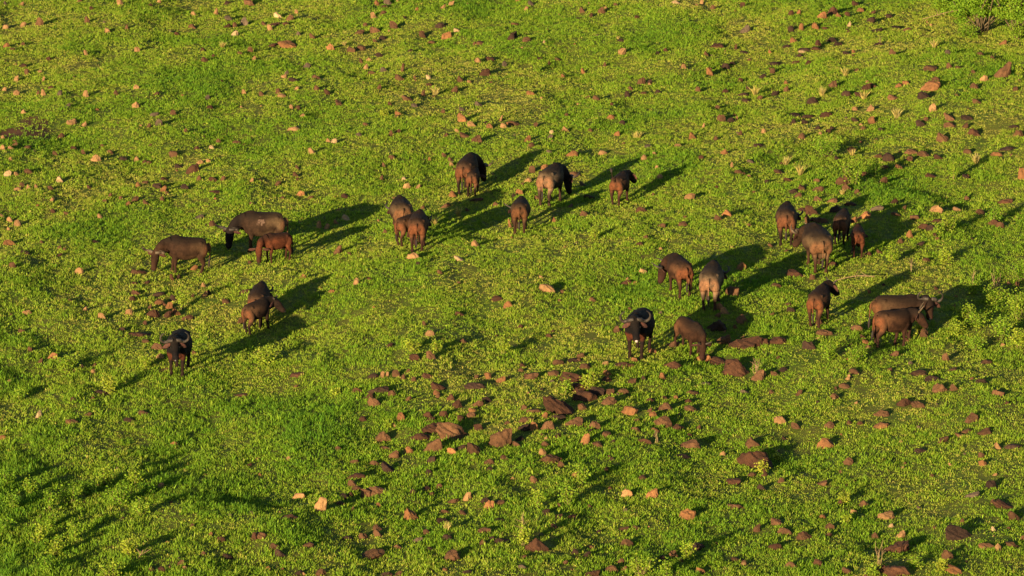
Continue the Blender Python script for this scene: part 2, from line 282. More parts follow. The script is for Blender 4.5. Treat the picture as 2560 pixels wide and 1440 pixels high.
rocks = []
for e in "1892,1150,88,50,r;1134,1078,80,50,b;1865,854,95,38,r;1400,1016,75,48,r;1842,921,72,45,r;1248,1098,58,48,b;2401,1331,68,35,d;2234,1368,68,35,r;2234,1425,70,31,r;1342,1364,55,38,r;1465,991,60,30,r;2505,179,41,42,b;1082,1115,45,38,b;1430,941,60,28,r;925,1386,65,25,b;1790,815,48,32,d;1088,1070,60,25,r;796,1266,38,38,t;1802,901,72,20,r;1659,1054,51,28,b;1374,1146,55,25,b;942,1228,55,22,b;2324,216,48,25,o;2065,1109,46,26,o;958,1091,42,28,b;2108,452,38,30,b;1719,1289,39,29,o;2035,528,40,28,r;1892,940,40,28,b;975,1172,40,28,d;1882,1106,40,28,b;2513,1262,53,21,r;1188,1125,38,28,b;1725,1110,48,22,b;2384,1421,48,22,o;1029,1290,35,30,o;1125,1391,42,25,b;945,975,48,21,d;722,110,50,20,o;1445,969,50,20,r;2454,1078,50,20,b;2052,550,48,20,b;348,833,60,16,r;1758,894,45,21,o;1434,1056,45,21,b;1945,848,52,18,r;1100,964,42,22,r;1571,1026,42,22,o;1990,682,48,19,r;1804,849,38,24,b;1188,963,50,18,d;1050,1091,50,18,r;1664,1020,42,21,b;2258,1005,40,22,r;2425,1046,40,22,b;2013,1338,44,20,b;1369,722,38,22,t;1492,980,38,22,d;1556,911,52,16,r;1458,1102,29,28,o;1678,912,45,18,r;2358,346,31,25,b;2025,864,35,22,d;2349,971,35,22,b;481,423,32,24,r;1520,1004,38,20,b;1526,1422,40,19,b;2538,1291,33,23,b;2215,1290,39,19,t;722,1294,48,15,b;2224,395,32,22,d;2341,524,32,22,t;936,1006,32,22,b;1830,731,32,22,b;1859,801,32,22,b;1368,1066,32,22,b;2310,834,32,22,b;1629,1236,32,22,o;2051,1410,33,21,r;2091,522,38,18,d;2291,932,48,14,b;982,1136,32,21,b;1965,1327,39,17,b;1819,533,33,20,o;1860,74,32,20,g;2205,1034,40,16,b;1205,1328,40,16,b;2467,1364,40,16,b;2312,240,35,18,d;1849,668,30,21,o;1678,859,42,15,b;1310,1069,35,18,d;1075,1150,35,18,d;892,1188,45,14,r;1938,1369,35,18,r;1975,1415,33,19,b;2376,292,31,20,b;1081,891,28,22,b;1140,1011,28,22,r;1221,1262,29,21,o;1326,941,38,16,b;2299,1011,38,16,b;1951,1050,32,19,t;1615,1101,38,16,r;1566,1361,32,19,b;1741,1366,38,16,d;2060,832,40,15,b;1487,1064,28,21,b;1190,348,29,20,b;1426,385,34,17,o;1210,182,32,18,r;1158,296,26,22,o;2369,1390,26,22,b;1395,1044,38,15,d;655,1339,38,15,b;701,1384,30,19,d;1478,1434,38,15,b;2078,29,28,20,r;1730,1022,35,16,b;1258,1352,40,14,d;2159,539,31,18,o;1944,1305,31,18,b;2200,1064,42,13,o;1566,1235,26,21,t;1841,1266,42,13,b;2435,331,30,18,r;2555,438,18,30,o;1315,1051,38,14,b;948,1335,28,19,b;1830,1205,38,14,r;2121,1425,33,16,b;1112,1302,35,15,d;2028,253,29,18,d;2480,1214,29,18,d;1114,90,26,20,o;1021,246,32,16,b;2065,286,32,16,r;2042,474,32,16,b;2190,521,32,16,g;2330,570,32,16,d;1692,1069,32,16,r;691,1366,32,16,b;842,628,23,22,b;625,6,28,18,b;940,76,28,18,b;2548,334,28,18,b;2118,426,28,18,b;2121,470,28,18,b;2335,945,42,12,d;1166,1244,24,21,t;988,66,25,20,b;390,786,25,20,r;2078,214,26,19,b;2512,503,35,14,r;2428,1236,35,14,g;2310,385,32,15,b;2486,556,32,15,r;1338,1026,40,12,b;2138,820,32,15,b;745,1240,32,15,t;800,1431,30,16,b;1032,642,28,17,t;2199,1423,26,18,r;2355,1100,31,15,b;258,980,42,11,d;1335,1069,21,22,o;1000,1044,23,20,o;2529,1361,35,13,b;2054,40,25,18,o;1040,894,30,15,r;1814,779,25,18,t;2495,982,30,15,b;2249,1338,25,18,t;1812,166,28,16,d;2325,171,32,14,b;2376,311,32,14,b;1602,525,32,14,r;371,784,28,16,r;392,868,28,16,b;1132,1128,28,16,o;609,56,21,21,g;2069,385,22,20,d;915,1236,22,20,b;2533,1116,40,11,d;1440,437,31,14,b;722,46,24,18,b;1735,342,24,18,o;1795,114,35,12,r;2305,310,28,15,d;2452,531,28,15,b;342,734,30,14,r;1464,918,28,15,b;1522,979,28,15,b;1122,1346,28,15,d;961,1434,35,12,d;1685,1390,22,19,b;2230,506,26,16,r;1194,1010,26,16,b;2456,954,32,13,d;1602,205,24,17,b;239,397,24,17,t;2408,1085,37,11,b;129,891,29,14,o;1275,93,20,20,d;1724,492,25,16,t;1250,951,25,16,o;1440,900,40,10,d;1458,1019,25,16,b;2072,1064,25,16,b;2161,1260,25,16,b;697,40,22,18,p;2165,221,22,18,r;2234,245,28,14,b;24,608,28,14,o;1151,648,28,14,p;2392,524,28,14,t;1069,940,28,14,r;1072,1050,28,14,r;1515,949,28,14,r;2232,884,28,14,b;906,1340,30,13,b;740,937,35,11,r;1565,704,32,12,r;2275,378,32,12,b;2330,439,32,12,r;2050,1208,32,12,b;99,57,19,20,b;1776,182,19,20,o;2332,273,19,20,t;2516,370,38,10,d;2366,896,19,20,b;2460,198,21,18,t;602,986,42,9,r;1705,1139,42,9,d;2115,235,25,15,d;1178,1040,25,15,b;1198,1070,25,15,r;1992,1065,25,15,b;828,121,22,17,o;1401,417,23,16,o;179,306,26,14,t;1289,308,28,13,b;2080,662,28,13,r;470,795,28,13,r;180,1055,28,13,b;895,975,28,13,r;1575,954,28,13,b;402,1425,28,13,r;2048,111,20,18,r;494,542,30,12,g;1475,492,30,12,d;2302,566,30,12,r;442,782,20,18,o;996,1366,30,12,b;1040,1349,30,12,g;2180,302,21,17,o;2436,218,22,16,b;2128,510,32,11,r;421,765,22,16,o;978,986,22,16,b;1065,1224,32,11,r;2120,1156,22,16,b;2175,50,25,14,d;395,466,25,14,d;542,480,35,10,r;1112,513,25,14,b;410,925,35,10,b;890,1222,25,14,b;2080,99,29,12,d;2418,294,29,12,d;1951,429,31,11,b;2302,1126,31,11,d;2551,1344,26,13,b;970,7,21,16,g;1102,63,28,12,d;850,259,21,16,b;2041,66,21,16,o;146,450,21,16,p;749,485,24,14,o;2162,435,28,12,r;2078,502,28,12,b;1124,995,21,16,r;2385,970,21,16,b;1224,1155,28,12,b;1608,680,22,15,t;2269,399,22,15,r;436,746,22,15,d;360,1032,30,11,b;1915,856,22,15,r;1799,768,22,15,o;2086,992,22,15,b;1905,1220,22,15,d;1828,300,25,13,d;1058,88,19,17,b;1554,130,20,16,t;1015,467,20,16,t;256,792,20,16,t;880,1210,20,16,b;1336,1200,20,16,b;1554,1322,32,10,r;2206,452,21,15,b;2132,552,21,15,o;1021,1128,21,15,o;1889,1322,21,15,b;1074,836,26,12,t;1990,289,28,11,d;866,546,22,14,p;1190,612,22,14,t;2130,376,22,14,r;2491,386,28,11,o;1939,715,28,11,b;1241,746,28,11,r;1270,763,22,14,o;1385,936,28,11,b;1560,980,28,11,b;2138,929,28,11,b;1512,1087,28,11,b;1495,1112,28,11,b;1752,1430,22,14,o;2074,1318,22,14,b;337,264,19,16,t;396,309,19,16,g;94,1039,19,16,p;2188,1344,19,16,b;735,321,30,10,t;1802,298,20,15,b;2189,75,30,10,d;2341,198,25,12,b;2150,238,25,12,r;2018,291,30,10,d;45,561,20,15,t;34,666,20,15,b;1191,499,30,10,r;2348,393,25,12,r;2020,552,15,20,b;2165,635,25,12,r;398,736,30,10,d;400,758,25,12,o;934,941,25,12,d;1108,1038,20,15,r;1541,826,20,15,b;1395,908,25,12,b;2042,806,25,12,b;569,1391,25,12,d;1152,1121,25,12,d;884,1155,25,12,b;1265,1146,25,12,b;860,1244,25,12,d;1856,1149,20,15,o;999,196,21,14,b;1301,482,21,14,o;418,788,21,14,r;1405,1162,21,14,b;538,32,16,18,t;1730,981,32,9,b;2376,925,32,9,b;1130,1252,32,9,b;1357,1135,18,16,t;946,1320,26,11,b;400,1218,19,15,t;1415,324,20,14,t;2175,272,20,14,t;197,680,20,14,t;1974,449,28,10,r;2500,565,20,14,b;2296,610,28,10,d;744,1434,28,10,d;1874,1188,28,10,b;1162,339,23,12,b;1215,1000,25,11,d;1071,1331,25,11,b;150,341,21,13,b;1492,247,21,13,b;992,936,21,13,b;1222,942,21,13,o;451,1411,21,13,b;300,8,15,18,t;685,60,30,9,r;781,381,18,15,t;599,805,18,15,b;1415,971,18,15,r;968,1121,30,9,b;768,1362,30,9,b;1844,1399,30,9,r;2140,11,19,14,r;18,436,19,14,p;533,562,19,14,b;1388,553,19,14,o;1632,1040,19,14,o;2496,1117,19,14,t;898,82,24,11,b;764,165,22,12,g;734,201,24,11,d;2442,255,22,12,b;2505,108,22,12,o;434,386,22,12,b;464,470,22,12,d;2006,471,22,12,b;2046,499,22,12,b;1070,1038,22,12,r;1076,1181,22,12,d;1440,1188,22,12,o;1548,1404,22,12,b;1660,1398,22,12,d;2458,1159,22,12,o;324,782,20,13,t;2231,135,16,16,b;2345,551,32,8,r;2274,589,16,16,o;2460,905,32,8,b;436,1110,23,11,o;1135,226,18,14,b;1504,28,18,14,b;1317,349,18,14,o;72,430,21,12,b;356,681,28,9,r;1131,487,18,14,o;2250,420,21,12,o;400,892,21,12,t;325,1050,28,9,d;1765,960,28,9,g;1995,983,21,12,b;869,1346,28,9,d;1608,1195,28,9,b;1465,1389,21,12,d;1302,1394,28,9,b;54,165,25,10,r;536,448,25,10,r;2008,526,25,10,r;2111,966,25,10,b;585,86,19,13,p;406,474,19,13,o;2185,215,22,11,b;1935,234,22,11,d;2140,301,22,11,d;1294,1112,22,11,b;1366,1282,22,11,d;879,125,20,12,b;1005,174,12,20,b;1198,262,20,12,g;1179,312,20,12,t;1226,317,20,12,o;1905,192,20,12,d;2100,40,20,12,o;1935,158,30,8,d;798,565,15,16,t;758,694,20,12,o;1154,1048,20,12,r;1978,776,20,12,d;554,1351,20,12,r;635,1345,15,16,r;1030,1232,20,12,d;1245,1256,30,8,b;498,406,21,11,t;1796,546,21,11,b;1690,7,23,10,p;2098,110,23,10,d;1184,1029,23,10,o;2002,342,19,12,b;2411,316,19,12,b;336,500,19,12,b;1361,419,19,12,o;1518,934,19,12,o;1721,1005,19,12,r;216,238,15,15,t;1284,89,15,15,d;1858,236,25,9,d;1956,924,25,9,d;849,1259,25,9,b;1915,1185,15,15,r;782,94,16,14,b;2011,124,28,8,d;64,632,28,8,b;1331,426,16,14,b;511,738,16,14,t;610,730,28,8,b;1657,943,16,14,o;2414,1078,28,8,b;1390,1292,28,8,b;946,138,22,10,d;2222,41,22,10,d;484,670,20,11,o;1276,562,11,20,o;1508,383,22,10,t;1994,488,20,11,b;68,782,22,10,t;1482,750,20,11,b;1625,1002,22,10,r;1939,936,22,10,b;936,1160,22,10,b;1298,1098,22,10,d;1364,1112,20,11,b;512,152,18,12,b;1458,27,18,12,b;1810,381,18,12,o;924,992,18,12,r;566,66,21,10,r;218,52,14,15,b;904,121,21,10,b;791,194,21,10,b;1708,561,21,10,b;2286,545,21,10,b;935,40,16,13,t;1151,200,16,13,b;2496,1371,16,13,t;572,46,20,10,g;481,67,20,10,b;680,113,25,8,r;2242,69,25,8,d;2198,110,25,8,d;45,473,25,8,t;1653,566,20,10,b;2419,380,20,10,b;2241,536,25,8,b;1452,890,20,10,b;1212,1252,20,10,d;1166,1432,25,8,d;1430,1294,25,8,b;1388,1318,20,10,b;2095,395,22,9,d;2194,391,22,9,b;2418,442,22,9,d;1982,479,22,9,d;1590,1074,22,9,b;1079,1374,22,9,d;69,182,14,14,b;675,71,14,14,t;1569,238,14,14,d;1966,226,14,14,b;890,707,14,14,t;626,128,13,15,b;345,126,16,12,t;434,284,16,12,b;819,232,16,12,r;1768,137,16,12,b;1744,226,16,12,b;2004,71,12,16,o;2374,166,16,12,b;1981,306,16,12,d;366,508,16,12,b;26,551,16,12,t;816,568,16,12,t;1458,461,16,12,g;1308,1021,16,12,b;1360,1041,16,12,o;1248,1302,32,6,b;1460,535,19,10,b;1619,596,19,10,b;1158,854,19,10,b;380,1424,19,10,b;908,1048,21,9,r;125,148,18,10,r;41,234,15,12,t;956,34,18,10,b;958,96,20,9,d;959,176,18,10,g;1316,100,20,9,b;1326,234,18,10,o;1526,294,18,10,o;2151,26,20,9,o;1976,36,15,12,r;2119,38,15,12,r;1977,74,15,12,d;1995,140,20,9,d;2266,208,20,9,o;2014,306,18,10,d;2370,134,15,12,g;277,382,18,10,b;252,544,15,12,t;693,460,18,10,b;1044,468,18,10,t;1608,396,15,12,t;566,755,20,9,b;1632,879,18,10,o;1308,915,20,9,r;995,1436,20,9,b;1436,1381,18,10,d;1561,1424,15,12,b;2454,1140,18,10,b;589,356,22,8,b;1127,10,16,11,t;930,182,22,8,b;1202,108,22,8,b;706,240,22,8,t;1984,102,16,11,o;2040,121,22,8,r;2119,132,22,8,d;65,369,22,8,b;2210,418,22,8,b;218,1037,22,8,b;1638,1075,22,8,o;1115,1278,22,8,b;1160,1282,22,8,b;1306,1418,22,8,g;2534,316,25,7,d;2040,320,19,9,d;2205,326,19,9,d;1318,452,19,9,t;304,824,19,9,d;320,510,17,10,o;1262,162,13,13,g;40,200,12,14,t;109,234,12,14,t;944,10,14,12,o;959,18,21,8,r;696,230,14,12,b;1930,180,14,12,b;2121,62,14,12,p;5,371,14,12,t;448,416,21,8,d;495,448,14,12,b;865,490,21,8,r;2316,651,21,8,b;1149,786,21,8,r;16,116,15,11,o;1194,153,15,11,t;1328,10,15,11,g;140,386,15,11,b;8,543,15,11,t;331,749,15,11,r;1609,948,15,11,d;526,270,18,9,r;992,330,18,9,r;1648,230,18,9,d;1555,307,18,9,d;2245,214,18,9,o;1951,1203,18,9,b;131,221,20,8,b;385,287,20,8,g;1225,148,20,8,r;996,285,16,10,o;1259,316,16,10,t;835,354,16,10,p;1866,252,20,8,d;2268,75,20,8,b;1988,157,20,8,r;309,398,20,8,d;128,472,16,10,b;1327,364,16,10,b;56,829,20,8,b;1092,984,16,10,o;950,1266,16,10,o;1075,1238,20,8,b;2099,1259,16,10,b;149,236,13,12,g;975,335,13,12,b;1995,33,13,12,o;431,696,12,13,r;289,234,14,11,b;1106,19,14,11,t;792,222,14,11,b;739,438,14,11,b;1896,364,22,7,d;2455,865,22,7,b;2135,1281,17,9,t;2135,272,19,8,t;412,448,19,8,r;980,394,19,8,b;1846,431,19,8,b;1915,455,19,8,d;1661,996,19,8,b;2126,1058,19,8,b;1514,1174,19,8,b;1485,1372,19,8,b;269,77,15,10,t;341,220,15,10,t;209,312,15,10,t;168,266,15,10,g;1156,274,15,10,g;898,338,15,10,g;1579,222,15,10,b;1911,330,15,10,t;1812,230,15,10,r;1968,209,15,10,o;2252,604,15,10,b;1032,950,15,10,b;1020,998,15,10,b;1622,1028,15,10,b;875,1240,15,10,r;1362,1089,25,6,b;1862,980,21,7,g;588,65,12,12,b;34,125,18,8,b;1144,76,18,8,p;915,170,12,12,t;1057,236,12,12,b;1038,264,18,8,g;1275,310,18,8,o;916,312,18,8,b;2158,322,16,9,b;2452,138,18,8,b;952,448,12,12,b;1597,611,18,8,r;956,940,12,12,t;1588,901,18,8,o;1511,911,18,8,t;1929,788,16,9,b;2165,856,18,8,o;2150,1059,18,8,r;9,1096,18,8,o;340,400,13,11,t;70,469,13,11,t;485,36,14,10,t;58,63,14,10,t;1078,106,20,7,b;1781,20,14,10,b;1666,127,14,10,r;1708,168,14,10,t;1542,336,14,10,o;345,464,14,10,o;360,456,20,7,b;557,448,14,10,b;2030,694,14,10,b;366,854,20,7,b;234,931,14,10,t;52,12,15,9,t;14,69,15,9,t;921,150,15,9,t;1116,338,15,9,b;1850,201,15,9,r;2555,91,15,9,r;2070,330,15,9,r;335,682,15,9,b;1374,382,15,9,g;1300,818,15,9,r;846,1124,15,9,b;1098,1218,15,9,b;1806,1136,15,9,t;1402,1266,15,9,b;1878,404,19,7,g;1290,61,22,6,o;1838,119,11,12,r;1862,131,22,6,d;1459,180,12,11,o;1966,761,22,6,b;1338,314,13,10,b;1025,128,16,8,d;755,290,16,8,t;1792,269,16,8,b;28,372,16,8,t;2200,631,16,8,b;210,774,16,8,t;1394,1092,16,8,r;2072,1339,16,8,b;444,86,14,9,r;518,245,14,9,g;914,64,14,9,b;2538,224,14,9,b;56,464,14,9,b;240,606,21,6,r;841,556,14,9,t;1649,444,14,9,t;2259,522,14,9,b;186,1001,18,7,b;215,134,11,11,t;198,2,15,8,b;568,8,15,8,d;59,282,12,10,t;390,236,15,8,b;546,355,12,10,b;662,60,15,8,b;947,220,12,10,b;1252,299,10,12,t;1296,2,15,8,o;1476,40,12,10,r;1856,14,12,10,r;1831,160,15,8,d;1624,206,12,10,d;1374,343,15,8,g;1850,335,12,10,b;1871,222,12,10,d;1898,246,15,8,b;2181,32,15,8,b;1965,116,20,6,d;2022,158,15,8,r;2482,146,15,8,b;184,372,15,8,r;209,383,12,10,b;492,371,15,8,b;404,500,12,10,b;135,528,15,8,r;364,706,20,6,r;336,708,20,6,r;962,416,12,10,b;1127,413,12,10,t;1240,512,15,8,b;1622,366,20,6,g;1954,412,15,8,r;2042,453,15,8,b;372,770,12,10,b;488,884,15,8,b;75,874,15,8,b;1062,811,12,10,b;1008,946,12,10,b;1745,1071,12,10,b;1794,790,15,8,b;2159,844,15,8,b;1225,1176,15,8,d;880,1276,12,10,b;1592,1320,20,6,b;971,864,19,6,r;37,356,16,7,o;600,135,14,8,b;655,236,14,8,b;1476,326,14,8,b;2064,72,16,7,r;2435,180,14,8,b;37,362,14,8,b;1100,682,14,8,b;1426,515,14,8,g;2418,496,14,8,b;1372,840,16,7,r;2483,1255,14,8,b;2225,1315,16,7,p;2406,1304,14,8,b;610,232,11,10,t;904,154,10,11,b;522,734,10,11,d;396,4,12,9,t;315,69,12,9,b;9,346,12,9,t;371,316,12,9,b;711,60,18,6,b;1075,212,18,6,r;1550,102,18,6,d;1926,131,12,9,o;2398,170,18,6,r;1110,390,12,9,b;1695,365,18,6,t;100,904,12,9,b;1204,1358,18,6,b;670,1426,12,9,o;1542,13,15,7,b;509,126,13,8,r;1072,194,13,8,p;1144,329,13,8,t;94,235,10,10,b;1041,26,10,10,o;716,184,10,10,g;1511,164,10,10,b;1758,316,10,10,t;2171,868,20,5,t;464,329,11,9,b;1406,192,11,9,o;224,469,14,7,b;1752,395,14,7,r;1190,944,14,7,b;230,22,12,8,r;530,142,12,8,r;744,85,12,8,g;939,104,12,8,b;1185,110,12,8,b;976,261,12,8,r;1106,279,12,8,b;821,352,12,8,t;1415,289,12,8,b;1788,347,12,8,b;2314,299,12,8,b;2052,336,12,8,t;360,407,12,8,r;522,404,12,8,t;274,490,12,8,b;260,505,12,8,b;444,694,12,8,d;508,714,12,8,t;1127,401,12,8,b;745,420,12,8,b;775,494,16,6,b;1286,491,12,8,d;2142,480,12,8,b;2545,712,12,8,b;361,808,12,8,r;2175,731,12,8,o;2485,1325,13,7,p;15,10,10,9,g;379,14,15,6,r;54,111,15,6,b;108,200,9,10,t;635,148,10,9,t;720,117,15,6,t;1395,149,15,6,b;1352,148,15,6,d;1608,234,15,6,r;2142,176,15,6,b;39,435,15,6,t;632,510,15,6,b;24,955,15,6,t;180,912,10,9,b;829,730,15,6,o;2275,908,15,6,g;508,1386,15,6,b;1530,1105,15,6,d;1476,1268,15,6,b;1860,1408,15,6,b;1530,1149,15,6,d;729,269,11,8,t;745,271,11,8,b;628,452,11,8,t;962,581,11,8,b;2338,591,11,8,r;966,938,11,8,t;10,224,12,7,t;710,192,14,6,t;1645,133,14,6,d;1469,244,14,6,b;2080,322,12,7,d;24,399,12,7,t;372,409,12,7,b;530,369,14,6,p;304,496,12,7,b;149,638,14,6,r;1691,996,12,7,o;1754,7,9,9,t;205,920,9,9,d;742,31,10,8,t;1315,23,10,8,t;1528,263,10,8,r;92,468,10,8,t;1829,415,8,10,t;1838,820,10,8,b;989,292,15,5,b;1592,1052,15,5,b;2224,925,15,5,b;1170,12,12,6,b;1172,206,12,6,t;741,222,12,6,t;1592,44,12,6,r;1840,298,8,9,t;2006,129,18,4,p;2394,239,12,6,b;129,500,12,6,t;149,620,12,6,b;166,535,12,6,b;1170,526,12,6,b;925,700,12,6,b;875,636,12,6,b;1046,661,12,6,d;1637,386,12,6,t;1586,710,12,6,o;2342,599,12,6,b;1094,992,12,6,b;1020,929,12,6,b;479,1316,12,6,b;721,1148,12,6,t;992,4,11,6,t;160,625,11,6,b;106,606,11,6,b;1056,520,11,6,b;1449,46,16,4,d;1372,160,8,8,r;1074,401,8,8,o;428,80,10,6,g;1379,332,10,6,p;2135,131,10,6,o;22,574,10,6,t;708,496,12,5,b;1342,495,12,5,b;235,914,10,6,b;2092,972,12,5,r;1516,22,9,6,t;1635,489,9,6,b;745,449,10,5,r;1305,462,10,5,b;1361,106,8,6,p;1011,447,12,4,p;825,430,8,6,r;174,752,12,4,b;482,742,8,6,r;1642,419,8,5,t".split(';'):
    a = e.split(','); rocks.append((int(a[0]), int(a[1]), int(a[2]), int(a[3]), a[4]))

CELL = 0.05
GM = np.zeros((int(100/CELL), int(60/CELL)), bool)
for (x, y, w_, h_, c) in rocks:
    b_, W_, D_, H_ = rock_dims(x, y, w_, h_)
    i0, i1 = int((b_.x-W_/2+30)/CELL), int((b_.x+W_/2+30)/CELL)
    j0, j1 = int((b_.y-D_*.42+40)/CELL), int((b_.y+D_*.45+40)/CELL)
    for j in range(max(0, j0), min(GM.shape[0]-1, j1)+1):
        for i in range(max(0, i0), min(GM.shape[1]-1, i1)+1):
            u = ((i*CELL-30-b_.x)/(W_/2))**2+((j*CELL-40-b_.y)/(D_*.6))**2
            if u < 0.72: GM[j, i] = True

def make_grass():
    rng = np.random.default_rng(5)
    n = 520000
    # tufts over the whole pasture in view and a margin round it
    y = rng.uniform(-38, 58, n); x = rng.uniform(-27, 27, n)
    half = (y+160)*0.1145*1.14+1.0
    k = (np.abs(x) < half)
    x, y = x[k], y[k]
    d1 = vnoise(x/2.2, y/3.0, 21); d2 = vnoise(x/0.55, y/0.75, 22); d3 = vnoise(x/7.0, y/9.0, 23)
    bare = bare_mask(x, y)
    keep = rng.uniform(0, 1, len(x)) < (1-0.80*bare)*np.clip(0.90+0.35*d2+0.12*d3, 0.25, 1)
    x, y, d1, d2, d3 = x[keep], y[keep], d1[keep], d2[keep], d3[keep]
    occ = GM[np.clip(((y+40)/CELL).astype(int), 0, GM.shape[0]-1), np.clip(((x+30)/CELL).astype(int), 0, GM.shape[1]-1)]
    x, y, d1, d2, d3 = x[~occ], y[~occ], d1[~occ], d2[~occ], d3[~occ]
    z = gz(x, y); n = len(x)
    left = 1/(1+np.exp((x+4)/6.0)); low = 1/(1+np.exp((y+6)/9.0))
    lush = 0.95 + 0.22*left*low*2 + 0.10*low
    d6 = vnoise(x/0.20, y/0.30, 26)
    ht = np.clip(0.072 + 0.022*d6 + 0.030*d2 + 0.020*d1 + 0.012*d3, 0.03, .2)*lush*rng.uniform(0.6, 1.35, n)
    tall = rng.uniform(0, 1, n) < 0.025
    ht = np.where(tall, ht*1.7, ht)
    d4 = vnoise(x/4.0-y*.12, y/9.0, 24)
    d5 = vnoise(x/0.17, y/0.26, 25)
    yel = 0.50 - 0.11*d5 - 0.20*d1 - 0.13*d2 - 0.14*d3 - .14*d4 + 0.10*np.clip(y/45, -1, 1) + rng.normal(0, 0.10, n)
    tb = np.where(rng.uniform(0, 1, n) < 0.05, 0.28, 0.0)
    yel = yel + tb
    B = 8
    r = rng.uniform(0, 1, (n, B))**0.6*0.085; a = rng.uniform(0, 2*np.pi, (n, B))
    bx = (x[:, None]+r*np.cos(a)).ravel(); by = (y[:, None]+r*np.sin(a)).ravel()
    bz = np.repeat(z, B)-0.012
    base = np.stack([bx, by, bz], 1); m = len(base)
    hg = np.repeat(ht, B)*rng.uniform(0.55, 1.25, m)
    ang = a.ravel()+rng.normal(0, .5, m)
    ln = rng.uniform(0.05, 0.65, m)
    wd = rng.uniform(0.010, 0.025, m)*np.where(rng.uniform(0, 1, m) < .08, 1.9, 1.0)
    yl = np.repeat(yel, B)+rng.normal(0, 0.11, m)
    t = green(m, np.clip(yl, 0, 0.93), rng)
    V = blades(base, ang, ln, hg, wd, t, rng)
    return quads_mesh('grass', V, t)
g = obj('grass', make_grass(), BL)
tag(g, 'short green and yellowish pasture grass covering the whole slope', 'grass', kind='stuff')

# ------------------------------------------------------------------ stones
def ico(sub):
    bm = bmesh.new(); bmesh.ops.create_icosphere(bm, subdivisions=sub, radius=1.0)
    v = np.array([p.co[:] for p in bm.verts]); f = np.array([[q.index for q in p.verts] for p in bm.faces]); bm.free()
    return v, f
ICO4, ICO3, ICO2 = ico(4), ico(3), ico(2)

def stone_geo(rng, sx, sy, sz, sub=3):
    v, f = {2: ICO2, 3: ICO3, 4: ICO4}[sub]
    k = rng.integers(9, 15)
    nrm = rng.normal(0, 1, (k, 3)); nrm[:, 2] = np.abs(nrm[:, 2])*0.8 - 0.15
    nrm /= np.linalg.norm(nrm, axis=1)[:, None]
    off = rng.uniform(0.55, 1.0, k)
    dn = v @ nrm.T
    with np.errstate(divide='ignore'):
        rad = np.where(dn > 0.12, off[None, :]/np.maximum(dn, 0.12), 9)
    r1 = np.minimum(rad.min(1), 1.15)
    r1 = r1*(1+0.07*np.sin(v[:, 0]*5+rng.uniform(0, 6))*np.cos(v[:, 1]*6+rng.uniform(0, 6)) + 0.05*np.sin(v[:, 2]*11+v[:, 0]*9+rng.uniform(0, 6)))
    p = v*r1[:, None] + rng.normal(0, 0.012, v.shape)
    # lean so the stone's crest is off centre
    p[:, 0] += p[:, 2]*rng.uniform(-0.6, 0.6); p[:, 1] += p[:, 2]*rng.uniform(-0.3, 0.3)
    ext = p.max(0)-p.min(0)
    p = (p-(p.max(0)+p.min(0))/2)/(ext/2)
    p *= np.array([sx/2, sy/2, sz])          # half-height above the centre line
    return p, f

# ------------------------------------------------------------------ buffalo
def crom(P, n=5):
    """Catmull-Rom through rows of P"""
    P = np.array(P, float); Q = np.vstack([2*P[0]-P[1], P, 2*P[-1]-P[-2]]); o = []
    for i in range(1, len(Q)-2):
        for k in range(n):
            t = k/n
            o.append(0.5*((2*Q[i])+(-Q[i-1]+Q[i+1])*t+(2*Q[i-1]-5*Q[i]+4*Q[i+1]-Q[i+2])*t*t+(-Q[i-1]+3*Q[i]-3*Q[i+1]+Q[i+2])*t**3))
    o.append(P[-1]); return np.array(o)

def loft(rows, ref=(0, 1, 0), seg=14, n=5):
    """rows: x,y,z,half-width(along ref),half-height -> verts, faces of a closed tube"""
    S = crom(rows, n); P = S[:, :3]; ra = np.maximum(S[:, 3], .004); rb = np.maximum(S[:, 4], .004)
    ref = np.array(ref, float)
    V = []; F = []
    T = np.gradient(P, axis=0); T /= np.linalg.norm(T, axis=1)[:, None]
    for i in range(len(P)):
        s = ref - T[i]*ref.dot(T[i]); s /= np.linalg.norm(s); u = np.cross(T[i], s)
        for k in range(seg):
            a = 2*math.pi*k/seg
            V.append(P[i] + s*ra[i]*math.cos(a) + u*rb[i]*math.sin(a))
    m = len(P)
    for i in range(m-1):
        for k in range(seg):
            F.append((i*seg+k, i*seg+(k+1) % seg, (i+1)*seg+(k+1) % seg, (i+1)*seg+k))
    V.append(P[0]-T[0]*min(ra[0], rb[0])*0.4); V.append(P[-1]+T[-1]*min(ra[-1], rb[-1])*0.4)
    for k in range(seg):
        F.append((m*seg, (k+1) % seg, k)); F.append((m*seg+1, (m-1)*seg+k, (m-1)*seg+(k+1) % seg))
    return V, F

class Geo:
    def __init__(s): s.V = []; s.F = []
    def add(s, vf):
        b = len(s.V); s.V += [tuple(v) for v in vf[0]]; s.F += [tuple(i+b for i in f) for f in vf[1]]; return s
    def mesh(s, name): return mesh_from(s.V, s.F, name)

def ball(c, r, sub=2):
    v, f = {2: ICO2, 3: ICO3}[sub]
    return v*np.array(r)+np.array(c), f

def fuse(geo, name, vox, sm=4):
    """overlapping closed shapes -> one continuous skin"""
    me = geo.mesh(name+'_raw'); o = bpy.data.objects.new(name+'_raw', me); COL.objects.link(o)
    a = o.modifiers.new('r', 'REMESH'); a.mode = 'VOXEL'; a.voxel_size = vox; a.use_smooth_shade = True
    b = o.modifiers.new('s', 'SMOOTH'); b.factor = 0.5; b.iterations = sm
    dg = bpy.context.evaluated_depsgraph_get()
    res = bpy.data.meshes.new_from_object(o.evaluated_get(dg)); res.name = name
    bpy.data.objects.remove(o, do_unlink=True); bpy.data.meshes.remove(me)
    res.polygons.foreach_set('use_smooth', [True]*len(res.polygons))
    return res

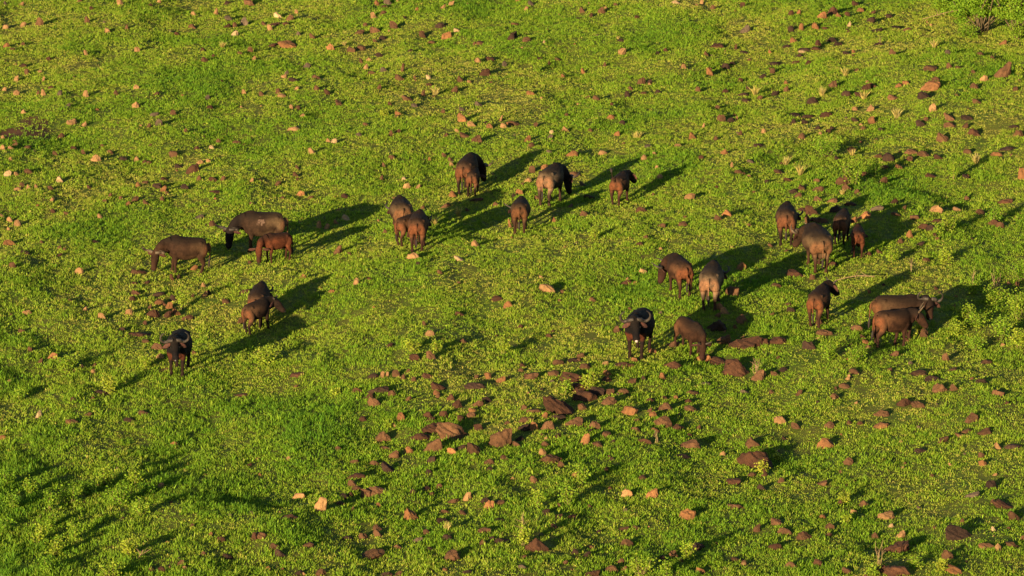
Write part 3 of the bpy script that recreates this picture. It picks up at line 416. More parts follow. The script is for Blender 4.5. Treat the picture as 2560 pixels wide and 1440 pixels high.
def mat_hide(name, main, dust_lit, legs, dust_lit_k, patch=None, dark_head=False):
    m, t, out = nodes(name)
    co = coords(t)
    n1 = noise(t, co, 1.6, 3, 0.55); n2 = noise(t, co, 6.0, 4, 0.65); n3 = noise(t, co, 45.0, 2, 0.6)
    sep = t.nodes.new('ShaderNodeSeparateXYZ'); L(t, co, sep.inputs[0])
    def rng_(sock, a, b, hi=1.0):
        n = t.nodes.new('ShaderNodeMapRange'); n.inputs[1].default_value = a; n.inputs[2].default_value = b; n.inputs[4].default_value = hi
        n.interpolation_type = 'SMOOTHSTEP'; L(t, sock, n.inputs[0]); return n.outputs[0]
    def mul(a, b):
        n = t.nodes.new('ShaderNodeMath'); n.operation = 'MULTIPLY'
        for k, v in enumerate((a, b)):
            if hasattr(v, 'is_output'): L(t, v, n.inputs[k])
            else: n.inputs[k].default_value = v
        return n.outputs[0]
    c = mixrgb(t, ramp(t, n2, 0.30, 0.72), tuple(v*0.55 for v in main), tuple(v*1.35 for v in main))
    # dried mud and dust sit behind the neck, with sunlit rump tan painted in
    c = mixrgb(t, mul(mul(ramp(t, n1, 0.30, 0.62), dust_lit_k), rng_(sep.outputs[0], 0.65, -0.55)), c, dust_lit)
    # dark hair along the back, with low-sun shade painted into it
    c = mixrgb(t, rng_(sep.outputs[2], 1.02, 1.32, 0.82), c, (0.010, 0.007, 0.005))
    # thin, ruddy hair on the buttocks and lower flanks, brightened with painted sunlight
    if dust_lit_k > .55:
        rud_lit = tuple(max(a, b)*k for a, b, k in zip(main, dust_lit, (1.35, .95, .80)))
        c = mixrgb(t, mul(mul(rng_(sep.outputs[0], -0.50, -0.76, .8), ramp(t, n2, .25, .55)), mul(rng_(sep.outputs[2], 0.50, 0.70), rng_(sep.outputs[2], 1.18, 0.98))), c, rud_lit)
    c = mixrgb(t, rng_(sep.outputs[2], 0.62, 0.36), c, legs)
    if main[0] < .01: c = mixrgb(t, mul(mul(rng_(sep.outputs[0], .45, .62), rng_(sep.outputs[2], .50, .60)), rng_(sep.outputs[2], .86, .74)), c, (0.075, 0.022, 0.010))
    if dark_head: c = mixrgb(t, rng_(sep.outputs[0], 0.70, 0.95), c, (0.009, 0.006, 0.005))  # black head and neck, with shade painted into the colour
    if patch:
        v = t.nodes.new('ShaderNodeVectorMath'); v.operation = 'DISTANCE'; L(t, co, v.inputs[0]); v.inputs[1].default_value = patch
        pr = t.nodes.new('ShaderNodeMath'); pr.operation = 'ADD'; L(t, v.outputs['Value'], pr.inputs[0])
        L(t, mul(noise(t, co, 11.0, 3, .6), 0.55), pr.inputs[1])
        c = mixrgb(t, rng_(pr.outputs[0], 0.43, 0.34), c, (0.10, 0.062, 0.042))
    c = mixrgb(t, mul(ramp(t, noise(t, co, 22.0, 4, .7), .45, .7), .45), c, tuple(v*.4 for v in main))
    bsdf(t, out, c, 0.85, 0.10, noise(t, co, 14.0, 5, .65), 0.03, 0.6)
    return m

def plain(name, c, rough=0.6, spec=0.3, c2=None, scale=8):
    m, t, out = nodes(name)
    co = coords(t)
    col = c if c2 is None else mixrgb(t, ramp(t, noise(t, co, scale, 4, .6), 0.35, 0.65), c, c2)
    bsdf(t, out, col, rough, spec)
    return m
HORN = plain('horn', (0.050, 0.040, 0.030), 0.6, 0.2, (0.020, 0.016, 0.013), 6)
HORNL = plain('pale_horn', (0.105, 0.076, 0.045), 0.6, 0.2, (0.045, 0.032, 0.02), 6)
EYE = plain('eye', (0.008, 0.006, 0.005), 0.15, 0.5)
NOSE = plain('wet_nose', (0.02, 0.016, 0.015), 0.35, 0.5)
NOSEP = plain('pale_nose', (0.30, 0.24, 0.21), 0.4, 0.5)
EARIN = plain('ear_skin', (0.075, 0.028, 0.018), 0.8, 0.2, (0.035, 0.016, 0.012), 14)
TUFT = plain('tail_hair', (0.022, 0.016, 0.013), 0.8, 0.2)

HIDE = {  # main, dust, legs, amount of dried mud; dusty tone doubles as sunlit rump
 'brown': ((0.026,0.0125,0.0065), (0.080,0.045,0.021), (0.030,0.0140,0.008), 0.7),
 'mud':   ((0.025,0.0130,0.0070), (0.105,0.066,0.033), (0.038,0.018,0.010), 1.0),
 'red':   ((0.070,0.0210,0.0085), (0.090,0.032,0.013), (0.030,0.012,0.007), 0.4),
 'rust':  ((0.026,0.0115,0.0062), (0.098,0.046,0.021), (0.028,0.012,0.008), 0.9),
 'dark':  ((0.013,0.0070,0.0045), (0.092,0.047,0.023), (0.014,0.0075,0.005), 1.0),
 'black': ((0.0060,0.0046,0.0045), (0.010,0.007,0.005), (0.014,0.007,0.005), 0.5),
 'grey':  ((0.012,0.0080,0.0060), (0.165,0.110,0.062), (0.034,0.019,0.012), 1.0),
}
HM = {}
def rot2(p, c, a):
    ca, sa = math.cos(a), math.sin(a); d = np.array(p, float)-np.array(c, float)
    return np.array([c[0]+d[0]*ca-d[1]*sa, c[1]+d[0]*sa+d[1]*ca, p[2]])

def buffalo(px, py, heading, scale, hide, label, pose='graze', neck=0, look=0, horn=1.0, fat=1.0, calf=0.0,
            stride=0.0, dark_head=False, nose=None, patch=None, tail_sway=0.0, udder=False, hornm=None, name='buffalo', tail_up=False, seed=0):
    rnd = random.Random(seed*31+int(px))
    slim = fat*(1-0.20*calf)
    leg = 1+0.10*calf                                    # calves stand on longer legs
    zt = lambda z: 0.62*leg + (z-0.62)*(1-0.10*calf)      # trunk heights
    g = Geo()
    tr = [(-0.92,0,1.06,.08,.11),(-0.88,0,1.03,.19,.22),(-0.75,0,1.005,.285,.30),(-0.52,0,.985,.345,.355),(-0.24,0,.945,.405,.405),(0.08,0,.925,.425,.43),
          (0.34,0,.945,.395,.435),(0.58,0,.99,.33,.425),(0.76,0,1.02,.26,.365),(0.89,0,1.02,.185,.27),(0.96,0,1.01,.10,.16)]
    g.add(loft([(x, y, zt(z), a*slim*1.02, b*(0.94+0.06*fat)*(1-0.08*calf)) for x, y, z, a, b in tr], seg=18))
    g.add(loft([(-0.62,0,zt(1.24),.10,.08),(-0.3,0,zt(1.265),.08,.08),(0.2,0,zt(1.27),.09,.09),(0.52,0,zt(1.33),.11,.11),(0.8,0,zt(1.27),.11,.10)]))   # spine and shoulder hump
    for s in (-1, 1):                                    # hip bones
        g.add(ball((-0.56, s*.25*slim, zt(1.19)), (.10,.07,.07)))
    st = stride
    hoofs = []
    for i, s in enumerate((-1, 1)):
        k = st*(1 if i else -1)
        g.add(loft([(-0.70,s*.14,zt(1.08),.13,.20),(-0.66,s*.20*slim,zt(.86),.165,.235),(-0.61+k*.2,s*.22,.67*leg,.125,.175),(-0.72+k*.5,s*.205,.47*leg,.078,.105),
                    (-0.76+k*.8,s*.20,.38*leg,.062,.080),(-0.71+k*1.0,s*.195,.20*leg,.052,.058),(-0.69+k*1.1,s*.19,.09,.060,.064),(-0.66+k*1.12,s*.19,.02,.068,.085),(-0.65+k*1.12,s*.19,-.05,.07,.09)], n=4, seg=12))
        k = -k
        g.add(loft([(0.60,s*.15,zt(1.08),.12,.22),(0.58,s*.21*slim,zt(.86),.135,.20),(0.53+k*.1,s*.215,.66*leg,.10,.13),(0.555+k*.4,s*.20,.43*leg,.070,.082),
                    (0.57+k*.6,s*.195,.34*leg,.064,.070),(0.56+k*.9,s*.19,.18*leg,.050,.054),(0.56+k*1.0,s*.19,.09,.062,.064),(0.59+k*1.02,s*.19,.02,.070,.084),(0.60+k*1.02,s*.19,-.05,.072,.088)], n=4, seg=12))
    KX = 0.86 - 0.05*calf
    g.V = [(v[0]*KX, v[1], v[2]) for v in g.V]
    if udder: g.add(ball((-0.45, 0, .56), (.16,.15,.13)))
    # neck and head
    B = np.array([0.72*KX, 0, zt(1.08)]); sh = np.array([.72*(1-KX), 0, 0])
    if pose == 'graze':  mid = np.array([1.06,0,zt(.99)]); P = np.array([1.32,0,.74]); pit = -72
    elif pose == 'low':  mid = np.array([1.12,0,zt(.98)]); P = np.array([1.42,0,.86]); pit = -52
    elif pose == 'level':mid = np.array([1.06,0,zt(1.12)]); P = np.array([1.24,0,zt(1.14)]); pit = -38
    else:                mid = np.array([.98,0,zt(1.19)]); P = np.array([1.16,0,zt(1.24)]); pit = -40
    if calf: P = P - (P-B)*0.10*calf
    mid = mid-sh; P = P-sh
    a1 = R(neck)
    mid = rot2(mid, B, a1*0.55); P = rot2(P, B, a1)
    yaw = a1 + R(look); pt = R(pit)
    Fw = np.array([math.cos(pt)*math.cos(yaw), math.cos(pt)*math.sin(yaw), math.sin(pt)])
    S = np.array([-math.sin(yaw), math.cos(yaw), 0.0]); U = np.cross(Fw, S)
    hk = 1.20+0.06*calf
    bull = 1.0
    def H(s, f, u): return P + (S*s + Fw*f + U*u)*hk
    nk = loft([(*B,.22,.34),(*(B*.45+mid*.55),.195*slim,.30),(*mid,.185,.28),(*(mid*.4+P*.6),.16,.23),(*(P+Fw*.06-U*.02),.14,.17)], ref=tuple(S))
    g.add(nk)
    hd = [(-.10,.085,.085,0),(-.02,.125,.125,0),(.08,.135,.14,-.005),(.18,.128,.15,-.02),(.28,.105,.135,-.035),(.38,.095,.112,-.045),(.45,.102,.100,-.045),(.51,.08,.07,-.05)]
    g.add(loft([(*H(0, f, u), a*hk, b*hk) for f, a, b, u in hd], ref=tuple(S)))
    if horn >= 0.9:
        for s in (-1, 1): g.add(ball(H(s*.07, -.02, .10), (.08,.08,.06)))
    root = bpy.data.objects.new(name, None); COL.objects.link(root)
    body = fuse(g, 'body', 0.024, 4)
    key = (hide, tuple(patch) if patch else None, dark_head)
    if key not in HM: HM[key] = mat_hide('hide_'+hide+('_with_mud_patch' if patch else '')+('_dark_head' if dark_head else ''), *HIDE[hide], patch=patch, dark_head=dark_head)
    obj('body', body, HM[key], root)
    # tail
    ts = tail_sway; tx = .90*(1-KX)
    tg = Geo(); zz = zt(1.13)
    if tail_up:
        tg.add(loft([(-.90,0,zz,.035,.035),(-1.02,.03,zz+.10,.028,.028),(-1.0,.10,zz+.28,.02,.02),(-.92,.16,zz+.42,.018,.018)], seg=8))
        tg.V = [(v[0]+tx, v[1], v[2]) for v in tg.V]; tt = obj('tail', tg.mesh('tail'), HM[key], root)
        h2 = Geo().add(loft([(-.92,.16,zz+.40,.02,.02),(-.84,.20,zz+.50,.07,.05),(-.72,.26,zz+.56,.05,.03),(-.64,.32,zz+.56,.01,.01)], seg=8))
    else:
        tg.add(loft([(-.89,0,zz,.04,.04),(-.985,ts*.15,zz-.10,.032,.034),(-1.0,ts*.4,zz-.35,.024,.026),(-.985,ts*.8,zz-.58,.02,.02)], seg=8))
        tg.V = [(v[0]+tx, v[1], v[2]) for v in tg.V]; tt = obj('tail', tg.mesh('tail'), HM[key], root)
        h2 = Geo().add(loft([(-.985,ts*.78,zz-.55,.022,.022),(-.98,ts*.95,zz-.68,.045,.045),(-.975,ts*1.05,zz-.82,.035,.035),(-.97,ts*1.1,zz-.92,.008,.008)], seg=8))
    h2.V = [(v[0]+tx, v[1], v[2]) for v in h2.V]
    obj('tail_tuft', h2.mesh('tail_tuft'), TUFT, tt)
    # horns, ears, eyes, nose
    hmat = hornm or HORN
    for s in (-1, 1):
        if horn >= 0.7:
            q = horn
            pts = [(.05,-.02,.115,.064),(.15,-.035,.09,.060),(.26,-.05,.01,.052),(.37,-.055,-.01,.046),(.46,-.06,.07,.040),(.49,-.075,.20,.033),(.45,-.09,.33,.022),(.35,-.10,.43,.008)]
            pts = [(x*q*.80 if i > 1 else x, f, (u*q*.85+.02) if i > 1 else u, r*(.62+.25*q)) for i, (x, f, u, r) in enumerate(pts)]
        elif horn > 0:
            q = horn/0.5
            pts = [(.09,-.02,.08,.034),(.15,-.04,.13,.032),(.22*q**.5,-.07,.20*q,.024),(.27*q**.5,-.10,.30*q,.007)]
        else: pts = None
        if pts:
            rows = [(*H(s*x, f, u), r*hk, r*hk) for x, f, u, r in pts]
            obj('horn', Geo().add(loft(rows, ref=tuple(Fw), seg=10)).mesh('horn'), hmat, root)
        e = [(.10,.0,.01,.03,.02),(.20,.02,-.02,.075,.02),(.30,.03,-.07,.085,.018),(.39,.035,-.13,.03,.01)]
        ek = 0.84+0.22*calf
        rows = [(*H(s*x*ek, f, u), a*ek, b) for x, f, u, a, b in e]
        obj('ear', Geo().add(loft(rows, ref=tuple(U*0.8-Fw*.6), seg=10)).mesh('ear'), EARIN, root)
        obj('eye', Geo().add(ball(H(s*.118, .15, .045), (.024,)*3)).mesh('eye'), EYE, root)
    obj('nose', Geo().add(loft([(*H(0,.475,-.03), .05, .035),(*H(0,.52,-.04), .055, .045),(*H(0,.555,-.05), .03, .02)], ref=tuple(S), seg=10)).mesh('nose'), NOSEP if nose == 'pale' else NOSE, root)
    # stand it on the ground: tilt only by the height difference between fore and hind hooves
    p = at(px, py); hr = R(heading)
    f = Vector((math.cos(hr), math.sin(hr), 0))
    zf = gzs(*(p+f*.5*scale)[:2]); zb = gzs(*(p-f*.58*scale)[:2])
    pitch = math.atan2(zf-zb, 1.08*scale)
    root.location = (p.x, p.y, (zf+zb)/2 + 0.012)
    root.rotation_euler = (0, -pitch, hr)
    root.scale = (scale, scale, scale*1.04)
    tag(root, label, 'buffalo', 'buffalo herd grazing on the stony pasture')
    return root

HERD = [
 dict(px=466, py=684, heading=190, scale=.98, hide='brown', pose='graze', neck=8, look=50, horn=.95, hornm=HORNL, stride=.05, tail_sway=.05, label='leftmost grazing brown buffalo, head down at left with pale spread horns'),
 dict(px=660, py=624, heading=188, scale=1.05, hide='mud', pose='graze', neck=2, look=50, horn=.95, dark_head=True, patch=(.12,.40,1.12), stride=-.04, label='large buffalo with pale mud patch on its flank, grazing beside a red calf'),
 dict(px=694, py=654, heading=212, scale=.78, hide='red', pose='graze', neck=16, look=40, horn=0, calf=1, name='buffalo_calf', tail_sway=.05, label='reddish calf grazing at the tail of the mud-patched buffalo'),
 dict(px=649, py=806, heading=82, scale=.92, hide='dark', pose='graze', neck=8, horn=.8, label='dark buffalo seen from behind, its legs hidden by a turning calf'),
 dict(px=642, py=829, heading=50, scale=.80, hide='dark', pose='level', neck=-15, look=-50, horn=.3, calf=.6, stride=.10, name='buffalo_calf', label='dark young buffalo standing sideways with its head turned back towards us'),
 dict(px=449, py=930, heading=264, scale=1.02, hide='black', pose='up', neck=6, look=8, horn=1.0, fat=1.0, label='black buffalo alone at lower left facing the camera, reddish chest'),
 dict(px=1168, py=478, heading=77, scale=1.0, hide='dark', pose='graze', neck=-34, horn=.85, hornm=HORNL, label='dark cow grazing to the right at the top of the herd, calf behind her'),
 dict(px=1183, py=486, heading=82, scale=.74, hide='dark', pose='graze', horn=0, calf=.9, name='buffalo_calf', label='small calf seen from behind, standing against the topmost grazing cow'),
 dict(px=1004, py=588, heading=97, scale=1.0, hide='mud', pose='graze', neck=8, horn=.8, fat=1.08, tail_sway=.1, label='greyish round rump of a cow, standing behind the suckling calf'),
 dict(px=1046, py=622, heading=86, scale=.95, hide='rust', pose='graze', neck=-6, horn=.7, label='black and brown buffalo from behind, just right of the suckling calf'),
 dict(px=1020, py=610, heading=48, scale=.80, hide='rust', pose='level', neck=10, horn=0, calf=.9, stride=.09, name='buffalo_calf', label='light brown calf whose front is hidden behind the buffalo on its right'),
 dict(px=1301, py=580, heading=86, scale=.90, hide='brown', pose='graze', neck=32, horn=.6, label='single brown buffalo seen straight from behind, alone in the upper middle'),
 dict(px=1376, py=508, heading=68, scale=1.04, hide='grey', dark_head=True, pose='graze', neck=-22, horn=.85, stride=.03, label='grey-rumped buffalo grazing towards the right, nearest the tan stones at top'),
 dict(px=1549, py=508, heading=70, scale=.84, hide='rust', pose='level', neck=-15, horn=0, calf=.5, dark_head=True, stride=.10, tail_up=True, name='buffalo_calf', label='young buffalo walking right with its tail swung up, last at top right'),
 dict(px=1965, py=608, heading=86, scale=1.02, hide='dark', pose='graze', neck=-22, horn=.7, fat=.98, label='dark buffalo from behind, left of the wide pregnant cow'),
 dict(px=2042, py=671, heading=99, scale=1.08, hide='mud', pose='low', neck=26, horn=.75, fat=1.26, udder=True, hornm=HORNL, label='very wide muddy cow with pink udder, seen from behind'),
 dict(px=2104, py=607, heading=76, scale=.84, hide='dark', pose='graze', neck=6, horn=.4, calf=.4, label='dark young buffalo with black legs, above the smallest rear-facing calf'),
 dict(px=2144, py=639, heading=86, scale=.76, hide='red', pose='graze', neck=-4, horn=0, calf=.7, name='buffalo_calf', tail_sway=.3, label='reddish calf from behind, right of the wide pregnant cow'),
 dict(px=1699, py=734, heading=107, scale=.95, hide='rust', pose='graze', neck=26, look=32, horn=1.0, fat=1.05, label='rusty brown buffalo grazing left with one tall curved horn raised'),
 dict(px=1778, py=764, heading=81, scale=1.05, hide='grey', pose='graze', neck=-6, horn=.8, label='buffalo with pale grey rump and black side, seen from behind'),
 dict(px=1598, py=886, heading=255, scale=1.10, hide='black', pose='up', neck=14, look=6, horn=1.0, fat=1.05, nose='pale', hornm=None, label='big black bull with white muzzle and ringed horns facing the camera'),
 dict(px=1718, py=879, heading=304, scale=.84, hide='rust', pose='graze', neck=-14, look=-6, horn=.45, calf=.4, label='brown young buffalo grazing head down by the orange-brown stone'),
 dict(px=2047, py=810, heading=70, scale=.92, hide='rust', pose='up', neck=-24, horn=.35, calf=.3, dark_head=True, stride=.10, label='rusty buffalo from behind with black raised head turned right'),
 dict(px=2232, py=846, heading=8, scale=1.08, hide='brown', pose='up', neck=-22, look=-72, horn=.86, label='big dark buffalo behind its companion, curled horns, facing the camera'),
 dict(px=2222, py=867, heading=30, scale=.92, hide='rust', pose='up', neck=-22, look=-12, horn=.62, hornm=HORNL, stride=.08, calf=.2, label='reddish brown buffalo in side view in front of the big horned one'),
]
HERDPX = []
for i, h in enumerate(HERD):
    buffalo(seed=i, **h)
    HERDPX.append((h['px'], h['py']-35, h['label']))

# ------------------------------------------------------------------ place the stones
HNAME = {0:'leftmost grazing buffalo', 1:'buffalo with the mud patch', 2:'reddish calf on the left', 4:'calf that looks back', 5:'lone black buffalo at lower left', 6:'topmost cow with calf',
  9:'pair with the suckling calf', 11:'lone buffalo seen from behind', 12:'grey-rumped buffalo grazing right', 13:'young buffalo with raised tail', 14:'dark buffalo left of the wide cow',
  15:'very wide cow', 16:'dark young buffalo with black legs', 17:'reddish calf beside the wide cow', 18:'buffalo with one tall horn', 19:'pale grey-rumped buffalo', 20:'big black bull',
  21:'young buffalo grazing head down', 22:'rusty buffalo with black head', 23:'big curled-horn buffalo', 24:'reddish brown side-on buffalo'}
def where(x, y):
    best = None
    for i, n in HNAME.items():
        hx, hy = HERD[i]['px'], HERD[i]['py']-20
        d = math.hypot(x-hx, (y-hy)*1.3)
        if best is None or d < best[0]: best = (d, n, x-hx, y-hy)
    d, n, dx, dy = best
    if d > 210: return None
    a = math.degrees(math.atan2(-dy*1.3, dx)) % 360
    w8 = ['right of','above and right of','above','above and left of','left of','below and left of','below','below and right of'][int((a+22.5)//45) % 8]
    return w8, n, d

ORD = ['leftmost', 'second', 'third', 'fourth', 'fifth', 'sixth', 'seventh', 'eighth', 'ninth', 'tenth']
NUM = {2:'two', 3:'three', 4:'four', 5:'five', 6:'six', 7:'seven', 8:'eight', 9:'nine', 10:'ten'}
def rock_label(x, y, w_, h_, c):
    size = 'huge' if w_ > 62 else 'very large' if w_ > 48 else 'large' if w_ > 38 else 'medium-sized' if w_ > 30 else 'small'
    r = h_/w_
    shape = 'upright' if r > .88 else 'rounded' if r > .68 else 'low' if r > .5 else 'flattish' if r > .38 else 'flat'
    head = '%s %s %s rock' % (size, shape, CNAME[c])
    q = where(x, y)
    if q and q[2] < 130:
        return '%s %s the %s' % (head, q[0], q[1])
    hx = ['at the left edge', 'at far left', 'on the left', 'left of centre', 'in the middle', 'right of centre', 'on the right', 'at far right', 'at the right edge'][min(8, int((x+60)/298))]
    hy = ['top edge', 'near the top', 'in the upper part', 'above mid-height', 'at mid-height', 'below mid-height', 'in the lower part', 'near the bottom', 'bottom edge'][min(8, max(0, int((y+60)/174)))]
    return '%s %s, %s' % (head, hx, hy)
RL = {}
for i, (x, y, w_, h_, c) in enumerate(rocks[:300]):
    RL.setdefault(rock_label(x, y, w_, h_, c), []).append(i)
RLAB = {}
for l, ids in RL.items():
    if len(ids) == 1: RLAB[ids[0]] = l; continue
    ids.sort(key=lambda i: rocks[i][0]); n = len(ids)
    for k, i in enumerate(ids):
        o_ = 'rightmost' if k == n-1 else ORD[k] if k == 0 or n > 3 else 'middle'
        RLAB[i] = l + (', %s of %s' % (o_, NUM[n]) if o_ in ('leftmost', 'rightmost', 'middle') else ', %s from left of %s' % (o_, NUM[n]))

rr = np.random.default_rng(11)
MI = list(ROCKM.keys()); sv = []; sf = []; sm = []; nb = 0
for i, (x, y, w_, h_, c) in enumerate(rocks):
    base, W, D, H = rock_dims(x, y, w_, h_)
    sub = 4 if w_ > 50 else 3 if i < 300 else 2
    H = H+0.02
    p, f = stone_geo(rr, W, D, H, sub)
    zc = 0.0
    if i < 300:
        q = p.copy(); q[:, 2] += -0.02
        me = mesh_from(q, f, 'rock', smooth=False)
        o = obj('rock', me, ROCKM[c])
        o.location = base
        tag(o, RLAB[i], 'rock', 'rocks lying in the grass')
    else:
        q = p+np.array(base); sv.append(q); sf.append(f+nb); sm.append(np.full(len(f), MI.index(c))); nb += len(q)
# scattered pebbles that only show as specks
for k in range(420):
    px, py = rr.uniform(-20, 2580), rr.uniform(-20, 1460)
    if px < 1250 and 560 < py < 1150 and rr.uniform() < .75: continue
    b = at(px, py); s = rr.uniform(.07, .17)
    p, f = stone_geo(rr, s*1.3, s, s*.7, 2)
    q = p+np.array(b); sv.append(q); sf.append(f+nb); sm.append(np.full(len(f), MI.index(rr.choice(list('ttobbbrdg'))))); nb += len(q)
me = mesh_from(np.concatenate(sv), np.concatenate(sf), 'small_stones', smooth=False)
for k in MI: me.materials.append(ROCKM[k])
me.polygons.foreach_set('material_index', np.concatenate(sm).astype(np.int32))
o = obj('small_stones', me); tag(o, 'countless small brown and tan stones scattered through the grass', 'stones', kind='stuff')

# ------------------------------------------------------------------ weeds, shrubs, dry tufts
STEM = plain('weed_stem', (0.16, 0.13, 0.045), 0.8, 0.2, (0.10, 0.10, 0.03), 10)
TWIG = plain('dry_twig', (0.24, 0.17, 0.085), 0.85, 0.15, (0.15, 0.10, 0.05), 10)
BARK = plain('shrub_branch', (0.10, 0.075, 0.04), 0.9, 0.1, (0.05, 0.036, 0.02), 10)

def stick(g, a, b, r0, r1, rng, bend=.12):
    a = np.array(a); b = np.array(b); m = (a+b)/2 + rng.normal(0, bend, 3)*np.linalg.norm(b-a)*.5
    g.add(loft([(*a, r0, r0), (*m, (r0+r1)/2, (r0+r1)/2), (*b, r1, r1)], ref=(0.31, .95, .1), seg=5, n=3))
    return m

def leaves(pts, size, yel, rng, droop=0.0):
    n = len(pts); a = rng.uniform(0, 2*np.pi, n); el = rng.uniform(-.6, 1.1, n)
    d = np.stack([np.cos(a)*np.cos(el), np.sin(a)*np.cos(el), np.sin(el)-droop], 1)
    s = np.cross(d, rng.normal(0, 1, (n, 3))); s /= np.linalg.norm(s, axis=1)[:, None]
    l = (size*rng.uniform(.6, 1.3, n))[:, None]
    V = np.stack([pts, pts+d*l*.5+s*l*.33, pts+d*l, pts+d*l*.5-s*l*.33], 1)
    y = np.clip(yel+rng.normal(0, .10, n), 0, 1)[:, None]
    c1 = np.array([.055, .15, .010]); c2 = np.array([.14, .25, .015]); c3 = np.array([.33, .34, .035])
    t = np.where(y < .5, c1+(c2-c1)*y*2, c2+(c3-c2)*(y-.5)*2)*rng.uniform(.75, 1.25, (n, 1))
    return quads_mesh('foliage', V, t)

def weed(px, py, wpx, hpx, yel, label, group=None, cat='weed', name='leafy_weed', dens=1.0, lean=0):
    """py is where it stands; several stems with leaves along them"""
    rng = np.random.default_rng(int(px*7+py)); b = at(px, py); s = ppm(b)
    W = wpx/s; Hh = max(.18, (hpx/s-.18*W)/.97)
    root = bpy.data.objects.new(name, None); COL.objects.link(root); root.location = b
    g = Geo(); P = []
    ns = int(4+W*9)
    for k in range(ns):
        a = rng.uniform(0, 6.28); r0 = rng.uniform(0, .25)*W*.5; r1 = rng.uniform(.25, 1)*W*.5
        h = Hh*rng.uniform(.62, 1.0)*(1-.25*(r1/(W*.5))**2)
        A = np.array([math.cos(a)*r0, math.sin(a)*r0, -.03]); B = np.array([math.cos(a)*r1+lean*h, math.sin(a)*r1, h])
        m = stick(g, A, B, .014, .006, rng)
        nl = int(60*dens*(.5+h))
        t = rng.uniform(.30, 1.03, nl)[:, None]
        q = (1-t)**2*A+2*t*(1-t)*m+t*t*B + rng.normal(0, .05+.05*W, (nl, 3))
        q[:, 2] = np.maximum(q[:, 2], .03); P.append(q)
    obj('stem', g.mesh('stem'), STEM, root)
    obj('foliage', leaves(np.concatenate(P), .078, yel-.02, rng, .15), LF, root)
    tag(root, label, cat, group); return root

def drytuft(px, py, wpx, hpx, label, group):
    rng = np.random.default_rng(int(px*3+py)); b = at(px, py); s = ppm(b); W = wpx/s; Hh = hpx/s
    n = int(60+70*W); a = rng.uniform(0, 6.28, n); r = rng.uniform(0, .35, n)*W*.5
    base = np.stack([np.cos(a)*r, np.sin(a)*r, np.full(n, -.02)], 1)
    t = np.array([[.36, .29, .11]])*rng.uniform(.65, 1.25, (n, 1)); t[:, 2] *= rng.uniform(.5, 1.1, n)
    V = blades(base, a+rng.normal(0, .5, n), rng.uniform(.05, .75, n), Hh*rng.uniform(.45, 1.1, n), rng.uniform(.012, .03, n), t, rng)
    o = obj('dry_grass_tuft', quads_mesh('dry_grass_tuft', V, t), BL); o.location = b
    tag(o, label, 'dry grass', group)

def twigs(px, py, wpx, hpx, label, n=7, flat=False, name='dry_stalk', dx=0, cat='dry stalk'):
    rng = np.random.default_rng(int(px+py*5)); b = at(px, py); s = ppm(b); W = wpx/s; Hh = hpx/s
    g = Geo()
    if flat:
        A = np.array([-W/2, -.1, .10]); B = np.array([W/2, .3*dx, .12+Hh])
        m = stick(g, A, B, .014, .026, rng, .05)
        for k in range(n):
            t = rng.uniform(.15, .95); q = A*(1-t)+B*t
            stick(g, q, q+np.array([rng.uniform(-.45, .1), rng.uniform(-.4, .4), rng.uniform(-.12, .35)]), .014, .005, rng)
    else:
        for k in range(n):
            a = rng.uniform(0, 6.28); A = np.array([0, 0, -.03])+rng.normal(0, .03, 3)*[1, 1, 0]
            B = np.array([math.cos(a)*W*.5*rng.uniform(.2, 1)+dx*Hh, math.sin(a)*W*.4, Hh*rng.uniform(.5, 1.05)])
            m = stick(g, A, B, .014, .006, rng, .1)
            for j in range(2): stick(g, m, m+rng.normal(0, 1, 3)*[.12, .12, .05]+[0, 0, .12], .007, .003, rng)
    o = obj(name, g.mesh(name), TWIG); o.location = b; tag(o, label, cat)

GL = 'leafy weeds in the lower left corner'
for i, (x, y, w_, h_, yl, l) in enumerate([
  (18,1215,36,52,.45,'olive weed at the left edge of the weed patch, upper row'),
  (75,1238,30,50,.62,'bright weed on two pale stems near the left edge'),
  (35,1275,34,48,.50,'small weed low on the left edge, below the bright two-stemmed one'),
  (122,1275,36,58,.52,'tall olive weed with a pinkish withered stem base'),
  (172,1262,46,62,.55,'broad reddish-tinged weed in the middle of the left weed patch'),
  (262,1215,30,60,.66,'yellow-green upright weed topmost in the lower left weed patch'),
  (335,1212,36,52,.66,'bright weed at the upper right of the weed patch'),
  (300,1262,66,62,.48,'broad bushy green weed in the centre of the weed patch'),
  (352,1292,38,60,.62,'bright weed at the right edge of the weed patch beside a tan stone'),
  (222,1236,32,38,.45,'small round-leaved weed left of the bushy green weed'),
  (368,1240,32,40,.35,'deep green small weed next to the tan stone'),
  (130,1322,24,48,.55,'thin drooping weed with pinkish stem, left centre'),
  (95,1360,32,58,.72,'bright yellow-green weed in the lower left, facing a dark shadow'),
  (138,1390,40,56,.70,'large-leaved bright weed right of the yellow-green one'),
  (192,1352,42,62,.58,'tall weed with reddish stem, lower part of the weed patch'),
  (322,1392,36,50,.78,'yellowest weed, with a bare twig leaning on it'),
  (278,1450,60,60,.68,'weed cut by the bottom edge of the photo'),
  (120,1428,30,40,.42,'small green weed near the bottom left edge'),
  (15,1330,30,46,.40,'dark green weed against the left edge of the photo'),
  ]):
    weed(x, y, w_, h_, yl, l, GL)
GS = 'single leafy weeds standing in the pasture'
